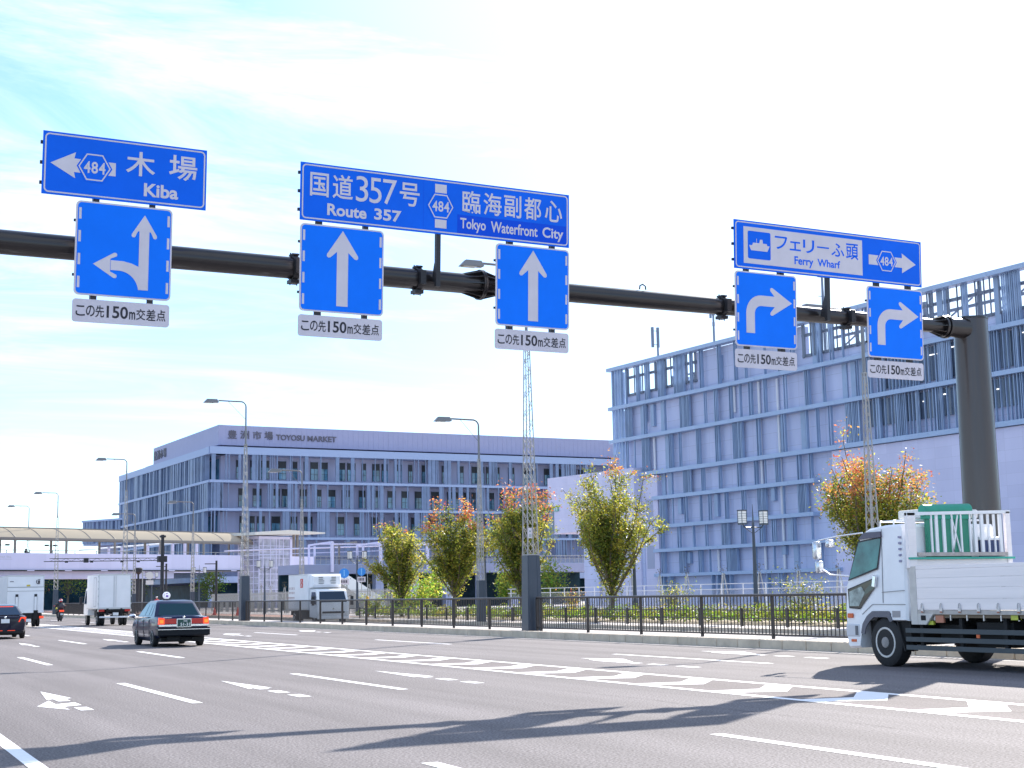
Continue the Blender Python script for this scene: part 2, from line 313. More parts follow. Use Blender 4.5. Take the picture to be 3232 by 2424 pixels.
while y < 170:
    ch += [[(12.17, y+0.34), (12.95, y), (12.95, y+0.72), (12.17, y+0.86)], [(12.95, y), (13.66, y+0.85), (13.66, y+1.55), (12.95, y+0.72)]]; y += 2.27
mark('hatch_chevrons', ch)
def straight_arrow(x, y): return [[(x, y), (x-0.2, y-2.75), (x-0.09, y-2.6), (x-0.09, y-3.0), (x+0.09, y-3.0), (x+0.09, y-2.6), (x+0.2, y-2.75)],
        rect(x-0.1, x+0.1, y-4.15, y-3.5), rect(x-0.1, x+0.1, y-5.3, y-4.65)]
def right_arrow(x, y): return [[(x-0.1, y-1.7), (x+0.1, y-1.7), (x+0.1, y-0.1), (x+0.17, y+0.1), (x+0.2, y-1.1), (x+0.75, y+0.3), (x+0.25, y+1.45), (x+0.22, y+0.85), (x+0.02, y+0.6), (x-0.1, y-0.1)],
        rect(x-0.1, x+0.1, y-2.75, y-2.15), rect(x-0.1, x+0.1, y-4.0, y-3.3)]
def left_arrow(x, y): return [[(x, y), (x-0.2, y-2.25), (x-0.09, y-2.15), (x-0.09, y-2.75), (x+0.09, y-2.75), (x+0.09, y-2.15), (x+0.2, y-2.1)],
        [(x-0.52, y-3.7), (x-0.2, y-2.5), (x-0.22, y-3.4), (x+0.09, y-3.15), (x+0.09, y-3.8), (x-0.2, y-4.0), (x-0.2, y-4.65)], rect(x-0.09, x+0.09, y-4.9, y-4.25)]
ar = []
for k, y in enumerate((28.6, 60.8, 93)): ar += straight_arrow(10.22, y)
for y in (27.3, 58.3, 90): ar += straight_arrow(6.75, y)
for y in (26.3, 57.5): ar += left_arrow(3.42, y)
for y in (29.0, 62.5): ar += right_arrow(15.65, y)
for y in (30.2, 64.6): ar += right_arrow(19.65, y)
mark('lane_arrows', ar)
mb = MB()   # sealed cracks and a joint along the carriageway
random.seed(5)
def crack(x, y0, y1, w):
    pts = []; y = y0; xx = x
    while y < y1: pts.append((xx, y)); y += random.uniform(0.15, 0.4); xx += random.uniform(-0.03, 0.03)
    for a, b in zip(pts, pts[1:]):
        t = w*random.uniform(0.3, 1); mb.poly([(a[0]-t, a[1], 0.0035), (a[0]+t, a[1], 0.0035), (b[0]+t, b[1], 0.0035), (b[0]-t, b[1], 0.0035)])
crack(10.45, 12.5, 21, 0.006); crack(12.9, 10, 15, 0.005)
for (mx_, my_) in ((7.0, 17.5), (10.7, 37.0), (19.9, 34.5), (3.3, 33.0)):   # manhole covers and repair patches
    pass
tag(mb.build('road_cracks', mat('crack_sealant', (0.05, 0.048, 0.048), 0.9)), kind='structure')
# gutter strip along the kerb
mark('gutter', [rect(21.35, 21.9, -20, 300)], z=0.003, m=mat('gutter_concrete', (0.3, 0.28, 0.265), 0.9, var=0.12, scale=2))

# ---------------------------------------------------------------- sign gantry
GO = Vector((0, 22.694, -0.645)); PHI, SIG, TAU = 0.0509, 0.0017, 0.0491
gx = Vector((math.cos(PHI)*math.cos(SIG), math.sin(PHI)*math.cos(SIG), math.sin(SIG)))
ny = Vector((-math.sin(PHI), math.cos(PHI), 0)); gu = gx.cross(ny).normalized(); gu = (gu*math.cos(TAU) - ny*math.sin(TAU)).normalized(); gy = gu.cross(gx).normalized()
def gp(s, t, d=0.0): return GO + gx*s + gu*t + gy*d
GM = frame(GO, gx, gy, gu)
ga = thing('sign_gantry', 'dark brown steel cantilever gantry holding the blue signs over the road', 'gantry', (22.22, 24.0, 0.19))
base = ga.location
def gl(p): return Vector(p) - base
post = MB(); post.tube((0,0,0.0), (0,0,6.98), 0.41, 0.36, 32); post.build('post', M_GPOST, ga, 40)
MB().tube((0,0,6.98), (0,0,7.02), 0.375, 0.375, 32).build('post_cap', M_GANTRY, ga, 40)
def beampt(s): return gp(s, 7.55, 0.45)
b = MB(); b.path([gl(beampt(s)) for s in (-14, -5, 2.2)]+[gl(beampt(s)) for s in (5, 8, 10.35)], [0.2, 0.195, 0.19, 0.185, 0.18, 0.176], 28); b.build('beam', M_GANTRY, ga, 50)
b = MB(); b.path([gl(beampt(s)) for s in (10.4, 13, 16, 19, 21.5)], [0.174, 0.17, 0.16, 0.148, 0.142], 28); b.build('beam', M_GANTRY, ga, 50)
b = MB()
for s, r in ((10.37, 0.27),): b.tube(gl(beampt(s-0.035)), gl(beampt(s-0.004)), r, r, 28); b.tube(gl(beampt(s+0.004)), gl(beampt(s+0.035)), r, r, 28)
for k in range(12):
    a = 2*math.pi*k/12; e = gy*math.cos(a)+gu*math.sin(a); q = gl(beampt(10.33))
    b.prism([q+e*0.175-gx*0.33, q+e*0.26, q+e*0.175], gx.cross(e)*0.014); q2 = gl(beampt(10.41)); b.prism([q2+e*0.175+gx*0.3, q2+e*0.26, q2+e*0.175], gx.cross(e)*0.014)
    b.tube(q+e*0.235-gx*0.03, q+e*0.235+gx*0.12, 0.016, 0.016, 6)
b.build('beam_flange', M_GANTRY, ga, 40)
b = MB()
for s, r in ((21.35, 0.23), (21.44, 0.25)): b.tube(gl(beampt(s-0.03)), gl(beampt(s+0.03)), r, r, 28)
b.tube(gl(beampt(21.44)), gl(beampt(22.0)), 0.2, 0.22, 24)
for k in range(10):
    a = 2*math.pi*k/10; e = gy*math.cos(a)+gu*math.sin(a); q = gl(beampt(21.3)); b.prism([q+e*0.14-gx*0.3, q+e*0.22, q+e*0.14], gx.cross(e)*0.015); b.tube(q+e*0.2-gx*0.03, q+e*0.2+gx*0.2, 0.018, 0.018, 6)
b.build('post_flange', M_GANTRY, ga, 40)
# clamps and uprights behind the signs
up_list = [(3.55, 7.0, 8.9), (4.43, 7.0, 8.9), (7.2, 7.0, 8.9), (8.02, 7.0, 8.9), (10.75, 7.0, 8.9), (11.62, 7.0, 8.9), (15.93, 7.0, 8.9), (16.75, 7.0, 8.9), (19.2, 7.0, 8.9), (20.05, 7.0, 8.9)]
for s, t0, t1 in up_list:
    u_ = MB(); u_.box((s-0.038, 0.03, 6.42), (s+0.038, 0.13, 9.1)); o = u_.build('upright', M_DARK, ga); o.matrix_parent_inverse = Matrix.Translation(-base); o.matrix_basis = GM
def clamp(s, r):
    c = MB(); q = beampt(s)
    ring = [gl(q + (gy*math.cos(2*math.pi*k/24)+gu*math.sin(2*math.pi*k/24))*(r+0.02) ) for k in range(24)]
    c.tube(gl(q-gx*0.045), gl(q+gx*0.045), r+0.03, r+0.03, 24)
    c.bar(gl(q-gu*(r+0.05)-gy*0.1), gl(q-gu*(r+0.05)+gy*0.1), 0.16, 0.06); c.bar(gl(q+gu*(r+0.035)-gy*0.1), gl(q+gu*(r+0.035)+gy*0.08), 0.12, 0.03)
    for dx in (-0.06, 0.06): c.tube(gl(q+gx*dx-gu*(r+0.11)), gl(q+gx*dx+gu*(r+0.07)), 0.009, 0.011, 6)
    c.bar(gl(q-gy*(r+0.05)-gu*0.12), gl(q-gy*(r+0.05)+gu*0.12), 0.1, 0.1)
    c.build('clamp', M_DARK, ga, 40)
for s, r in ((9.15, 0.177), (3.5, 0.19), (4.5, 0.185), (6.9, 0.183), (15.62, 0.165), (17.1, 0.158), (18.72, 0.15)): clamp(s, r)
for s in (9.355, 17.92):   # exposed T-section hangers carrying the two wide boards
    h = MB(); h.box((s-0.04, 0.02, 7.38), (s+0.04, 0.10, 8.32)); h.prism([(s-0.01, 0.10, 7.45), (s-0.01, 0.27, 7.5), (s-0.01, 0.2, 7.75), (s-0.01, 0.10, 7.95)], (0.02, 0, 0))
    o = h.build('hanger', M_DARK, ga); o.matrix_parent_inverse = Matrix.Translation(-base); o.matrix_basis = GM
rg = MB(); q = gl(beampt(13.8)+gu*0.19); rg.path([q+gx*-0.07, q+gx*-0.06+gu*0.07, q+gu*0.1, q+gx*0.06+gu*0.07, q+gx*0.07], 0.014, 8); rg.build('lifting_eye', M_GANTRY, ga, 50)

# ---------------------------------------------------------------- signs
def sign_frame(s, t): return frame(gp(s, t), gx, gy, gu)
def board(name, label, s, t, w, h, group='blue direction boards on the gantry'):
    o = thing(name, label, 'road sign', group=group, mat=sign_frame(s, t))
    p = MB(); p.box((-w/2, 0, -h/2), (w/2, 0.022, h/2)); p.build('panel', [M_SIGNB], o)
    rb = MB()
    for z in (-h*0.32, 0, h*0.32): rb.box((-w/2-0.03, 0.0225, z-0.025), (w/2-0.06, 0.06, z+0.025))
    rb.build('rear_rail', M_DARK, o)
    bd = MB(); a, b_, r = 0.022, 0.022, 0.07
    outer = []; inner = []
    for (x1, z1, r_, dst) in ((w/2-0.028, h/2-0.028, r, outer), (w/2-0.028-a, h/2-0.028-b_, r-0.02, inner)):
        for cx, cz, a0 in ((x1-r_, -(z1-r_), -90), (x1-r_, z1-r_, 0), (-(x1-r_), z1-r_, 90), (-(x1-r_), -(z1-r_), 180)):
            dst += [(cx+r_*math.cos(R(a0+15*i)), -0.003, cz+r_*math.sin(R(a0+15*i))) for i in range(7)]
    n = len(outer); bd._add(outer+inner, [[i, (i+1) % n, (i+1) % n+n, i+n] for i in range(n)]); bd.build('border', M_SIGNW, o)
    return o
def lettering(o, items, m=None, y=-0.003, off=0.012):
    t = MB()
    for it in items:
        body, x0, z0, x1, z1 = it[:5]; t.text(body, x0, z0, x1, z1, y, it[5] if len(it) > 5 else off)
    return t.build('lettering', m or M_SIGNW, o)
def spread(body, x0, z0, x1, z1, gap, off=0.012, widths=None):
    n = len(body); ws = widths or [1]*n; tot = (x1-x0-gap*(n-1))/sum(ws); x = x0; out = []
    for c, w_ in zip(body, ws): out.append((c, x, z0, x+tot*w_, z1, off)); x += tot*w_+gap
    return out
def hexpts(cx, cz, rx, rz, y): return [(cx-rx, y, cz), (cx-rx*0.5, y, cz-rz), (cx+rx*0.5, y, cz-rz), (cx+rx, y, cz), (cx+rx*0.5, y, cz+rz), (cx-rx*0.5, y, cz+rz)]
def shield(o, cx, cz, rx, rz):
    s_ = MB(); s_.poly(hexpts(cx, cz, rx*1.1, rz*1.12, -0.005)); h = s_.build('route_shield', M_SIGNB, o)
    w_ = MB(); a = hexpts(cx, cz, rx, rz, -0.007); b_ = hexpts(cx, cz, rx*0.91, rz*0.9, -0.007); w_._add(a+b_, [[i, (i+1) % 6, (i+1) % 6+6, i+6] for i in range(6)]); w_.build('shield_border', M_SIGNW, h)
    t = MB(); k = rx*0.66
    for c, x0 in zip('484', (-k, -k/3+0.005, k/3+0.01)): t.text(c, cx+x0, cz-rz*0.46, cx+x0+k*0.62, cz+rz*0.43, -0.007, 0.02)
    t.build('route_number', M_SIGNW, h)
b1 = board('direction_board', 'small wide blue board reading Kiba with a left arrow, furthest left above the road', 3.996, 8.752, 2.53, 0.972)
ar1 = MB(); ar1.poly([(-1.149, -0.003, 0), (-0.775, -0.003, -0.203), (-0.797, -0.003, -0.108), (-0.168, -0.003, -0.104), (-0.168, -0.003, 0.104), (-0.797, -0.003, 0.104), (-0.775, -0.003, 0.203)]); ar1.build('arrow', M_SIGNW, b1)
shield(b1, -0.49, -0.002, 0.245, 0.207)
lettering(b1, [('木', -0.013, -0.055, 0.443, 0.33, 0.014), ('場', 0.66, -0.05, 1.11, 0.35, 0.014)]+[('Kiba', 0.275, -0.366, 0.815, -0.155, 0.03)])
b2 = board('direction_board', 'widest blue board reading Route 357 and Tokyo Waterfront City', 9.385, 8.77, 5.1, 0.968)
st = MB(); st.poly([(-0.115, -0.003, 0.232), (0.105, -0.003, 0.232), (0.105, -0.003, 0.388), (-0.115, -0.003, 0.388)]); st.poly([(-0.115, -0.003, -0.378), (0.105, -0.003, -0.378), (0.105, -0.003, -0.228), (-0.115, -0.003, -0.228)]); st.build('route_strip', M_SIGNW, b2)
shield(b2, -0.008, 0.004, 0.24, 0.207)
pt = MB(); pt.poly([(0.312, -0.0015, -0.442), (2.5, -0.0015, -0.442), (2.5, -0.0015, -0.102), (0.312, -0.0015, -0.102)]); pt.build('darker_patch', M_SIGND, b2)
lettering(b2, [('国', -2.385, -0.068, -2.058, 0.33), ('道', -1.99, -0.068, -1.63, 0.342), ('3', -1.575, -0.075, -1.355, 0.362, 0.0), ('5', -1.33, -0.075, -1.11, 0.36, 0.0), ('7', -1.085, -0.07, -0.83, 0.36, 0.0), ('号', -0.777, -0.058, -0.408, 0.345),
     ('Route', -2.08, -0.365, -1.38, -0.165, 0.03), ('357', -1.24, -0.355, -0.742, -0.158, 0.03),
     ('臨', 0.408, -0.056, 0.757, 0.34), ('海', 0.818, -0.052, 1.175, 0.343), ('副', 1.224, -0.05, 1.57, 0.35), ('都', 1.626, -0.048, 1.975, 0.352), ('心', 2.049, -0.045, 2.405, 0.344)])
o = MB(); o.text('Tokyo', 0.37, -0.395, 0.865, -0.155, -0.003, 0.02); o.text('Waterfront', 0.965, -0.352, 1.9, -0.155, -0.003, 0.02); o.text('City', 2.0, -0.4, 2.43, -0.155, -0.003, 0.02); o.build('lettering', M_SIGNW, b2)
jt = MB(); jt.box((-0.335, -0.001, -0.455), (-0.331, 0.0, 0.455)); jt.build('panel_joint', M_SIGND, b2)
b3 = board('direction_board', 'blue board with a white ship panel reading Ferry Wharf and a right arrow', 17.99, 8.72, 4.77, 0.953)
wp = MB(); wp.poly([(-2.166, -0.003, -0.36), (0.8, -0.003, -0.36), (0.8, -0.003, 0.358), (-2.166, -0.003, 0.358)]); wp.build('white_panel', M_SIGNW, b3)
sb = MB(); sb.rounded(-2.066, -0.262, -1.517, 0.281, 0.035, -0.005, 0); sbo = sb.build('ship_symbol', M_SIGNB, b3)
sp = MB(); Y = -0.007
sp.poly([(-2.037, Y, 0.0), (-1.99, Y, -0.098), (-1.6, Y, -0.098), (-1.542, Y, 0.015)]); sp.poly([(-1.965, Y, 0.0), (-1.595, Y, 0.012), (-1.615, Y, 0.054), (-1.94, Y, 0.054)])
sp.poly([(-1.79, Y, 0.054), (-1.705, Y, 0.054), (-1.715, Y, 0.13), (-1.775, Y, 0.125)]); sp.poly([(-1.86, Y, 0.054), (-1.85, Y, 0.054), (-1.85, Y, 0.14), (-1.86, Y, 0.14)]); sp.build('ship', M_SIGNW, sbo)
lettering(b3, [('フ', -1.411, -0.016, -1.105, 0.243), ('ェ', -1.049, -0.013, -0.773, 0.172), ('リ', -0.716, -0.03, -0.432, 0.237), ('ー', -0.364, 0.1, -0.062, 0.132), ('ふ', -0.005, -0.034, 0.332, 0.237), ('頭', 0.376, -0.06, 0.697, 0.265)], m=M_SIGNB, y=-0.005)
o = MB(); o.text('Ferry', -0.935, -0.33, -0.462, -0.118, -0.005, 0.025); o.text('Wharf', -0.36, -0.272, 0.22, -0.118, -0.005, 0.025); o.build('lettering', M_SIGNB, b3)
ar3 = MB(); ar3.poly([(0.967, -0.003, -0.112), (1.857, -0.003, -0.112), (1.852, -0.003, -0.222), (2.229, -0.003, -0.016), (1.852, -0.003, 0.19), (1.857, -0.003, 0.09), (0.967, -0.003, 0.09)]); ar3.build('arrow', M_SIGNW, b3)
shield(b3, 1.439, -0.012, 0.248, 0.207)

def arc(cx, cz, r, a0, a1, n=8): return [(cx+r*math.cos(R(a0+(a1-a0)*i/n)), cz+r*math.sin(R(a0+(a1-a0)*i/n))) for i in range(n+1)]
def head(tipx, tipz, ang, L=0.47, hw=0.275, r=0.04):   # rounded barb arrow head; ang = direction it points, degrees
    pts = [(0, 0), (-L+0.03, hw), ] ; c, s_ = math.cos(R(ang)), math.sin(R(ang))
    loc = [(0, 0)] + [(-L+0.04+r*math.cos(R(a)), hw-0.035+r*math.sin(R(a))) for a in (60, 110, 160, 215)] + [(-L+0.11, 0.1), (-L+0.11, -0.1)] + [(-L+0.04+r*math.cos(R(a)), -(hw-0.035)+r*math.sin(R(a))) for a in (145, 200, 250, 300)]
    return [(tipx+x*c-z*s_, tipz+x*s_+z*c) for x, z in loc]
def lane_sign(label, s, t, kind):
    o = thing('lane_sign', label, 'road sign', group='square blue lane signs on the gantry', mat=sign_frame(s, t)); w, h = 1.481, 1.455
    p = MB(); p.rounded(-w/2, -h/2, w/2, h/2, 0.075, 0.0, 0.022); p.build('panel', M_SIGNW, o)
    f = MB(); f.rounded(-w/2+0.026, -h/2+0.026, w/2-0.026, h/2-0.026, 0.06, -0.003, 0); f.build('blue_face', M_SIGNL, o)
    dsh = MB()
    for sx in (-1, 1):
        for k in range(4): z = 0.53-0.353*k; dsh.poly([(sx*0.679-0.019, -0.006, z-0.087), (sx*0.679+0.019, -0.006, z-0.087), (sx*0.679+0.019, -0.006, z+0.087), (sx*0.679-0.019, -0.006, z+0.087)])
    dsh.build('edge_dashes', M_SIGNW, o)
    a = MB(); y = -0.006
    def pl(pts, dy=0): a.poly([(x, y-dy, z) for x, z in (pts if area(pts) > 0 else pts[::-1])])
    def area(q): return sum(q[i][0]*q[(i+1) % len(q)][1]-q[(i+1) % len(q)][0]*q[i][1] for i in range(len(q)))
    def rot(q): return q
    if kind == 'straight': pl(head(0, 0.655, 90)); pl([(-0.1, -0.612), (0.1, -0.612), (0.1, 0.3), (-0.1, 0.3)], 0.0006)
    if kind == 'right':
        pl(head(0.618, 0.175, 0, 0.53, 0.27))
        o_ = arc(-0.13, -0.08, 0.36, 180, 90); i_ = arc(-0.13, -0.08, 0.155, 90, 180)
        pl([(-0.49, -0.465)]+o_+[(0.2, 0.28), (0.2, 0.075)]+i_+[(-0.285, -0.465)], 0.0006)
    if kind == 'left':
        pl(head(0.305, 0.592, 90, 0.37, 0.2, 0.035)); pl([(0.228, -0.587), (0.382, -0.587), (0.382, 0.35), (0.228, 0.35)], 0.0006)
        pl(head(-0.466, -0.236, 180, 0.37, 0.2, 0.035))
        o_ = arc(-0.06, -0.48, 0.32, 78, 30); i_ = arc(-0.08, -0.62, 0.31, 18, 88)
        pl([(-0.2, -0.158), (-0.005, -0.16)]+[(0.12, -0.185), (0.235, -0.23), (0.235, -0.6)]+i_+[(-0.2, -0.31)], 0.0012)
    a.build('arrow', M_SIGNW, o)
    br = MB()
    for x in (-0.43, 0.42): br.box((x-0.04, 0.0225, -1.0), (x+0.04, 0.06, 0.85))
    br.build('bracket', M_DARK, o)
    bo = MB()
    for z in (0.42, -0.42): bo.box((-w/2-0.025, 0.0225, z-0.02), (w/2-0.1, 0.05, z+0.02))
    bo.build('rear_rail', M_DARK, o)
    return o
def plate(label, s, t):
    o = thing('distance_plate', label, 'sign plate', group='white distance plates under the lane signs', mat=sign_frame(s, t))
    p = MB(); p.rounded(-0.742, -0.178, 0.742, 0.178, 0.05, 0, 0.016); p.build('panel', M_SIGNW, o)
    L_ = [('こ', -0.69, -0.085, -0.55, 0.075, 0.012), ('の', -0.535, -0.085, -0.405, 0.085, 0.012), ('先', -0.395, -0.092, -0.262, 0.092, 0.012), ('150', -0.225, -0.09, 0.1, 0.1, 0.02),
          ('m', 0.118, -0.09, 0.212, 0.03, 0.02), ('交', 0.225, -0.09, 0.368, 0.085, 0.012), ('差', 0.38, -0.09, 0.525, 0.088, 0.012), ('点', 0.54, -0.088, 0.682, 0.09, 0.012)]
    lettering(o, L_, M_INK, -0.003); return o
LS = [(3.993, 7.492, 'left', 'blue lane sign with straight and left arrows below the Kiba board', 'Kiba board'), (7.588, 7.507, 'straight', 'blue straight arrow lane sign under the left end of the widest board', 'straight arrow sign under Route 357'),
      (11.196, 7.513, 'straight', 'blue straight arrow lane sign under Tokyo Waterfront City, right end of the widest board', 'straight arrow sign under Tokyo Waterfront City'),
      (16.355, 7.472, 'right', 'blue right turn lane sign below the ship symbol of the Ferry Wharf board', 'right turn sign below the ship symbol'), (19.64, 7.444, 'right', 'blue right turn lane sign nearest the gantry post', 'right turn sign nearest the post')]
for s, t, k, lb, wh in LS:
    lane_sign(lb, s, t, k)
    plate('white 150 m plate hanging under the '+(wh if wh != 'Kiba board' else 'straight and left arrow sign'), s-0.012, t-0.965)
# ---------------------------------------------------------------- street furniture
M_POLE = mat('lattice_pole_grey', (0.36, 0.35, 0.34), 0.5, 0.3, var=0.06, scale=3)
M_HEADG = mat('lamp_head_grey', (0.2, 0.2, 0.21), 0.4, 0.3)
M_LANTERN = mat('lantern_white', (0.85, 0.84, 0.8), 0.4, spec=0.5)
def lattice_pole(label, x, y, h, arm, wb, hb, group, zb=0.19, sticker=False):
    o = thing('lattice_street_lamp', label, 'street lamp', (x, y, zb), group=group)
    b = MB(); b.hexa([(-wb*.62,-wb*.62,0),(wb*.62,-wb*.62,0),(wb*.62,wb*.62,0),(-wb*.62,wb*.62,0)], [(-wb*.53,-wb*.53,hb),(wb*.53,-wb*.53,hb),(wb*.53,wb*.53,hb),(-wb*.53,wb*.53,hb)])
    for sx in (-1, 1): b.hexa([(sx*wb*.42-.05,-wb*.65,0),(sx*wb*.42+.05,-wb*.65,0),(sx*wb*.42+.05,-wb*.6,0),(sx*wb*.42-.05,-wb*.6,0)], [(sx*wb*.34-.05,-wb*.56,hb),(sx*wb*.34+.05,-wb*.56,hb),(sx*wb*.34+.05,-wb*.5,hb),(sx*wb*.34-.05,-wb*.5,hb)])
    b.build('base_box', M_SLATE, o, bevel=0.01)
    ht = h*0.80; l = MB(); wt = wb*0.3
    def half(z): return wb*.46+(wt*.5-wb*.46)*(z-hb)/(ht-hb)
    for sx in (-1, 1):
        for sy in (-1, 1): l.tube((sx*half(hb), sy*half(hb), hb), (sx*half(ht), sy*half(ht), ht), 0.024, 0.02, 6)
    z = hb; k = 0
    while z < ht-0.2:
        z2 = min(z+half(z)*2.1+0.1, ht); a, c = half(z), half(z2)
        for p, q in ((( -a,-a),(c,-c)), ((a,-a),(-c,-c)), ((-a,a),(c,c)), ((a,a),(-c,c)), ((-a,-a),(-c,c)), ((-a,a),(-c,-c)), ((a,-a),(c,c)), ((a,a),(c,-c))):
            if k % 2 == (p[0] < 0) or half(z) > wb*.3: l.tube((p[0], p[1], z), (q[0], q[1], z2), 0.0085, 0.0085, 4, caps=False)
        z = z2; k += 1
    fr = MB()
    for z in (hb+0.04, ht): a = half(z)+0.02; fr.box((-a,-a,z-0.03), (a,a,z+0.01))
    l.v and l.build('lattice_shaft', M_POLE, o); fr.build('collar', M_POLE, o)
    t = MB(); r = 0.05
    pts = [(0,0,ht-0.1), (0,0,h-0.35)]+[(-0.3+0.3*math.cos(R(a)), 0, h-0.35+0.3*math.sin(R(a))) for a in (15,30,45,60,75,90)]+[(-arm+0.5, 0, h-0.03)]
    t.path(pts, [0.06, 0.05]+[0.045]*7, 8); t.build('top_arm', M_HEADG, o, 40)
    br = MB(); br.tube((0,0,h-1.15), (-arm*0.5, 0, h-0.06), 0.012, 0.012, 5); br.build('brace_rod', M_HEADG, o)
    hd = MB(); hd.hexa([(-arm-0.42,-0.17,h-0.19),(-arm+0.5,-0.17,h-0.17),(-arm+0.5,0.17,h-0.17),(-arm-0.42,0.17,h-0.19)], [(-arm-0.2,-0.11,h+0.05),(-arm+0.42,-0.1,h+0.05),(-arm+0.42,0.1,h+0.05),(-arm-0.2,0.11,h+0.05)])
    ho = hd.build('lamp_head', M_HEADG, o, bevel=0.02); MB().box((-arm-0.3,-0.13,h-0.205),(-arm+0.2,0.13,h-0.185)).build('lens', mat('lamp_lens', (0.5,0.5,0.48), 0.2), ho)
    if sticker:
        s_ = MB(); s_.box((-0.21,-0.26,hb+0.62),(-0.06,-0.25,hb+0.98)); so = s_.build('notice', M_SIGNW, o)
        n = MB(); n.tube((-0.135,-0.262,hb+0.86),(-0.135,-0.265,hb+0.86),0.028,0.028,10)
        for k in range(3): n.box((-0.185,-0.263,hb+0.66+k*0.035),(-0.085,-0.261,hb+0.675+k*0.035))
        n.build('notice_print', mat('notice_green', (0.1,0.25,0.2), 0.6), so)
    return o
near_lab = ['nearest tall lattice lamp, slate box at its foot, behind the right straight arrow sign', 'tall lattice lamp in the fence line rising in front of the office building letters',
            'tall lattice lamp at the left corner of the office building behind the white truck', 'tall lattice lamp rising above the motorbike rider', 'tall lattice lamp rising behind the truck with the tail lift']
for lb, (x, y) in zip(near_lab, ((22.95, 47.6), (22.95, 87.2), (23.0, 126.4), (23.1, 167.5), (22.9, 191))): lattice_pole(lb, x, y, 13.25, 2.2, 0.46, 2.65, 'lattice lamps along the median fence', sticker=(y < 50))
far_lab = ['shorter lattice lamp rising behind the flatbed cab in front of the rightmost tree', 'shorter lattice lamp with a slate base between the orange topped trees', 'shorter lattice lamp behind the refrigerator truck', 'shorter lattice lamp in front of the long canopy left of the glass lift tower', 'shorter lattice lamp close behind the plain white box truck']
for lb, (x, y) in zip(far_lab, ((29.75, 37.0), (29.75, 67.5), (29.9, 98.4), (30.1, 132.5), (28.6, 152))): lattice_pole(lb, x, y, 10.15, 2.0, 0.32, 2.05, 'lattice lamps along the side road', 0.14)
# dark railings on the median
def railing(label, y0, y1, yref):
    o = thing('median_railing', label, 'railing', (22.95, y0, 0.19), group='dark railings on the median'); L_ = y1-y0
    ys = [y for y in [yref+3.5*k for k in range(-60, 80)] if y0+0.25 < y < y1-0.25]
    for y in [y0+0.03]+ys+[y1-0.03]:
        p = MB(); p.box((-0.045, y-y0-0.03, 0), (0.045, y-y0+0.03, 1.12)); p.build('post', M_FENCE, o, bevel=0.006)
    MB().tube((0,0,1.15), (0,L_,1.15), 0.036, 0.036, 8).build('top_rail', M_FENCE, o, 40)
    lo = MB(); lo.box((-0.015,0,0.085),(0.015,L_,0.125)); lo.build('lower_rail', M_FENCE, o)
    edges = [y0]+ys+[y1]
    for a, b in zip(edges, edges[1:]):
        m = MB(); n = max(2, round((b-a)/0.165))
        for k in range(1, n): y = a+(b-a)*k/n-y0; m.box((-0.011,y-0.011,0.12),(0.011,y+0.011,1.12))
        m.build('picket_panel', M_FENCE, o)
    return o
railing('dark picket railing, near stretch from the gantry post to the nearest lattice lamp', 24.9, 47.2, 43.35)
railing('dark picket railing on the median in front of the white refrigerator truck', 48.05, 86.8, 51.3)
railing('dark picket railing on the median between the taxi and the plain white truck', 87.6, 126.0, 90)
railing('dark picket railing farthest along the median behind the motorbike', 126.9, 166, 129)
# low guard rail along the far side of the side road
g = thing('low_guard_rail', 'low dark two bar guard rail in front of the hedge across the side road', 'guard rail', (31.3, 32.3, 0.14))
for k in range(22):
    y = 2.9*k; MB().box((-0.05, y-0.05, 0), (0.05, y+0.05, 0.68)).build('post', M_FENCE, g, bevel=0.01)
for z in (0.3, 0.6): MB().tube((0,0,z), (0,61,z), 0.022, 0.022, 6).build('rail', M_FENCE, g, 40)
# twin lantern lamps
def lantern_lamp(label, x, y, h=5.0, rz=0.0):
    o = thing('twin_lantern_lamp', label, 'street lamp', (x, y, 0.12), rz, 'twin lantern lamps along the footpath')
    m = MB(); m.lathe([(0,0.13),(0.9,0.12),(0.95,0.1),(1.9,0.085),(h-1.0,0.055),(h-0.8,0.06),(h-0.75,0.035),(h,0.008)], (0,0,0), 'z', 14); m.build('pole', M_SLATE, o, 40)
    a = MB(); a.path([(-0.6,0,h-0.86),(-0.42,0,h-0.98),(0.42,0,h-0.98),(0.6,0,h-0.86)], 0.022, 6); a.path([(-0.55,0,h-0.95),(0,0,h-1.25),(0.55,0,h-0.95)], 0.016, 6); a.build('cross_arm', M_SLATE, o, 40)
    for sx in (-1, 1):
        l = MB(); l.box((sx*0.6-0.125,-0.125,h-0.8),(sx*0.6+0.125,0.125,h-0.3)); lo = l.build('lantern', M_LANTERN, o)
        c = MB(); c.box((sx*0.6-0.145,-0.145,h-0.3),(sx*0.6+0.145,0.145,h-0.25)); c.box((sx*0.6-0.135,-0.135,h-0.87),(sx*0.6+0.135,0.135,h-0.8))
        for k in range(4): z = h-0.72+0.1*k; c.box((sx*0.6-0.132,-0.132,z),(sx*0.6+0.132,0.132,z+0.012))
        for dx in (-0.13, 0.13):
            for dy in (-0.13, 0.13): c.box((sx*0.6+dx-0.01,dy-0.01,h-0.8),(sx*0.6+dx+0.01,dy+0.01,h-0.28))
        c.build('lantern_cage', M_SLATE, lo)
    return o
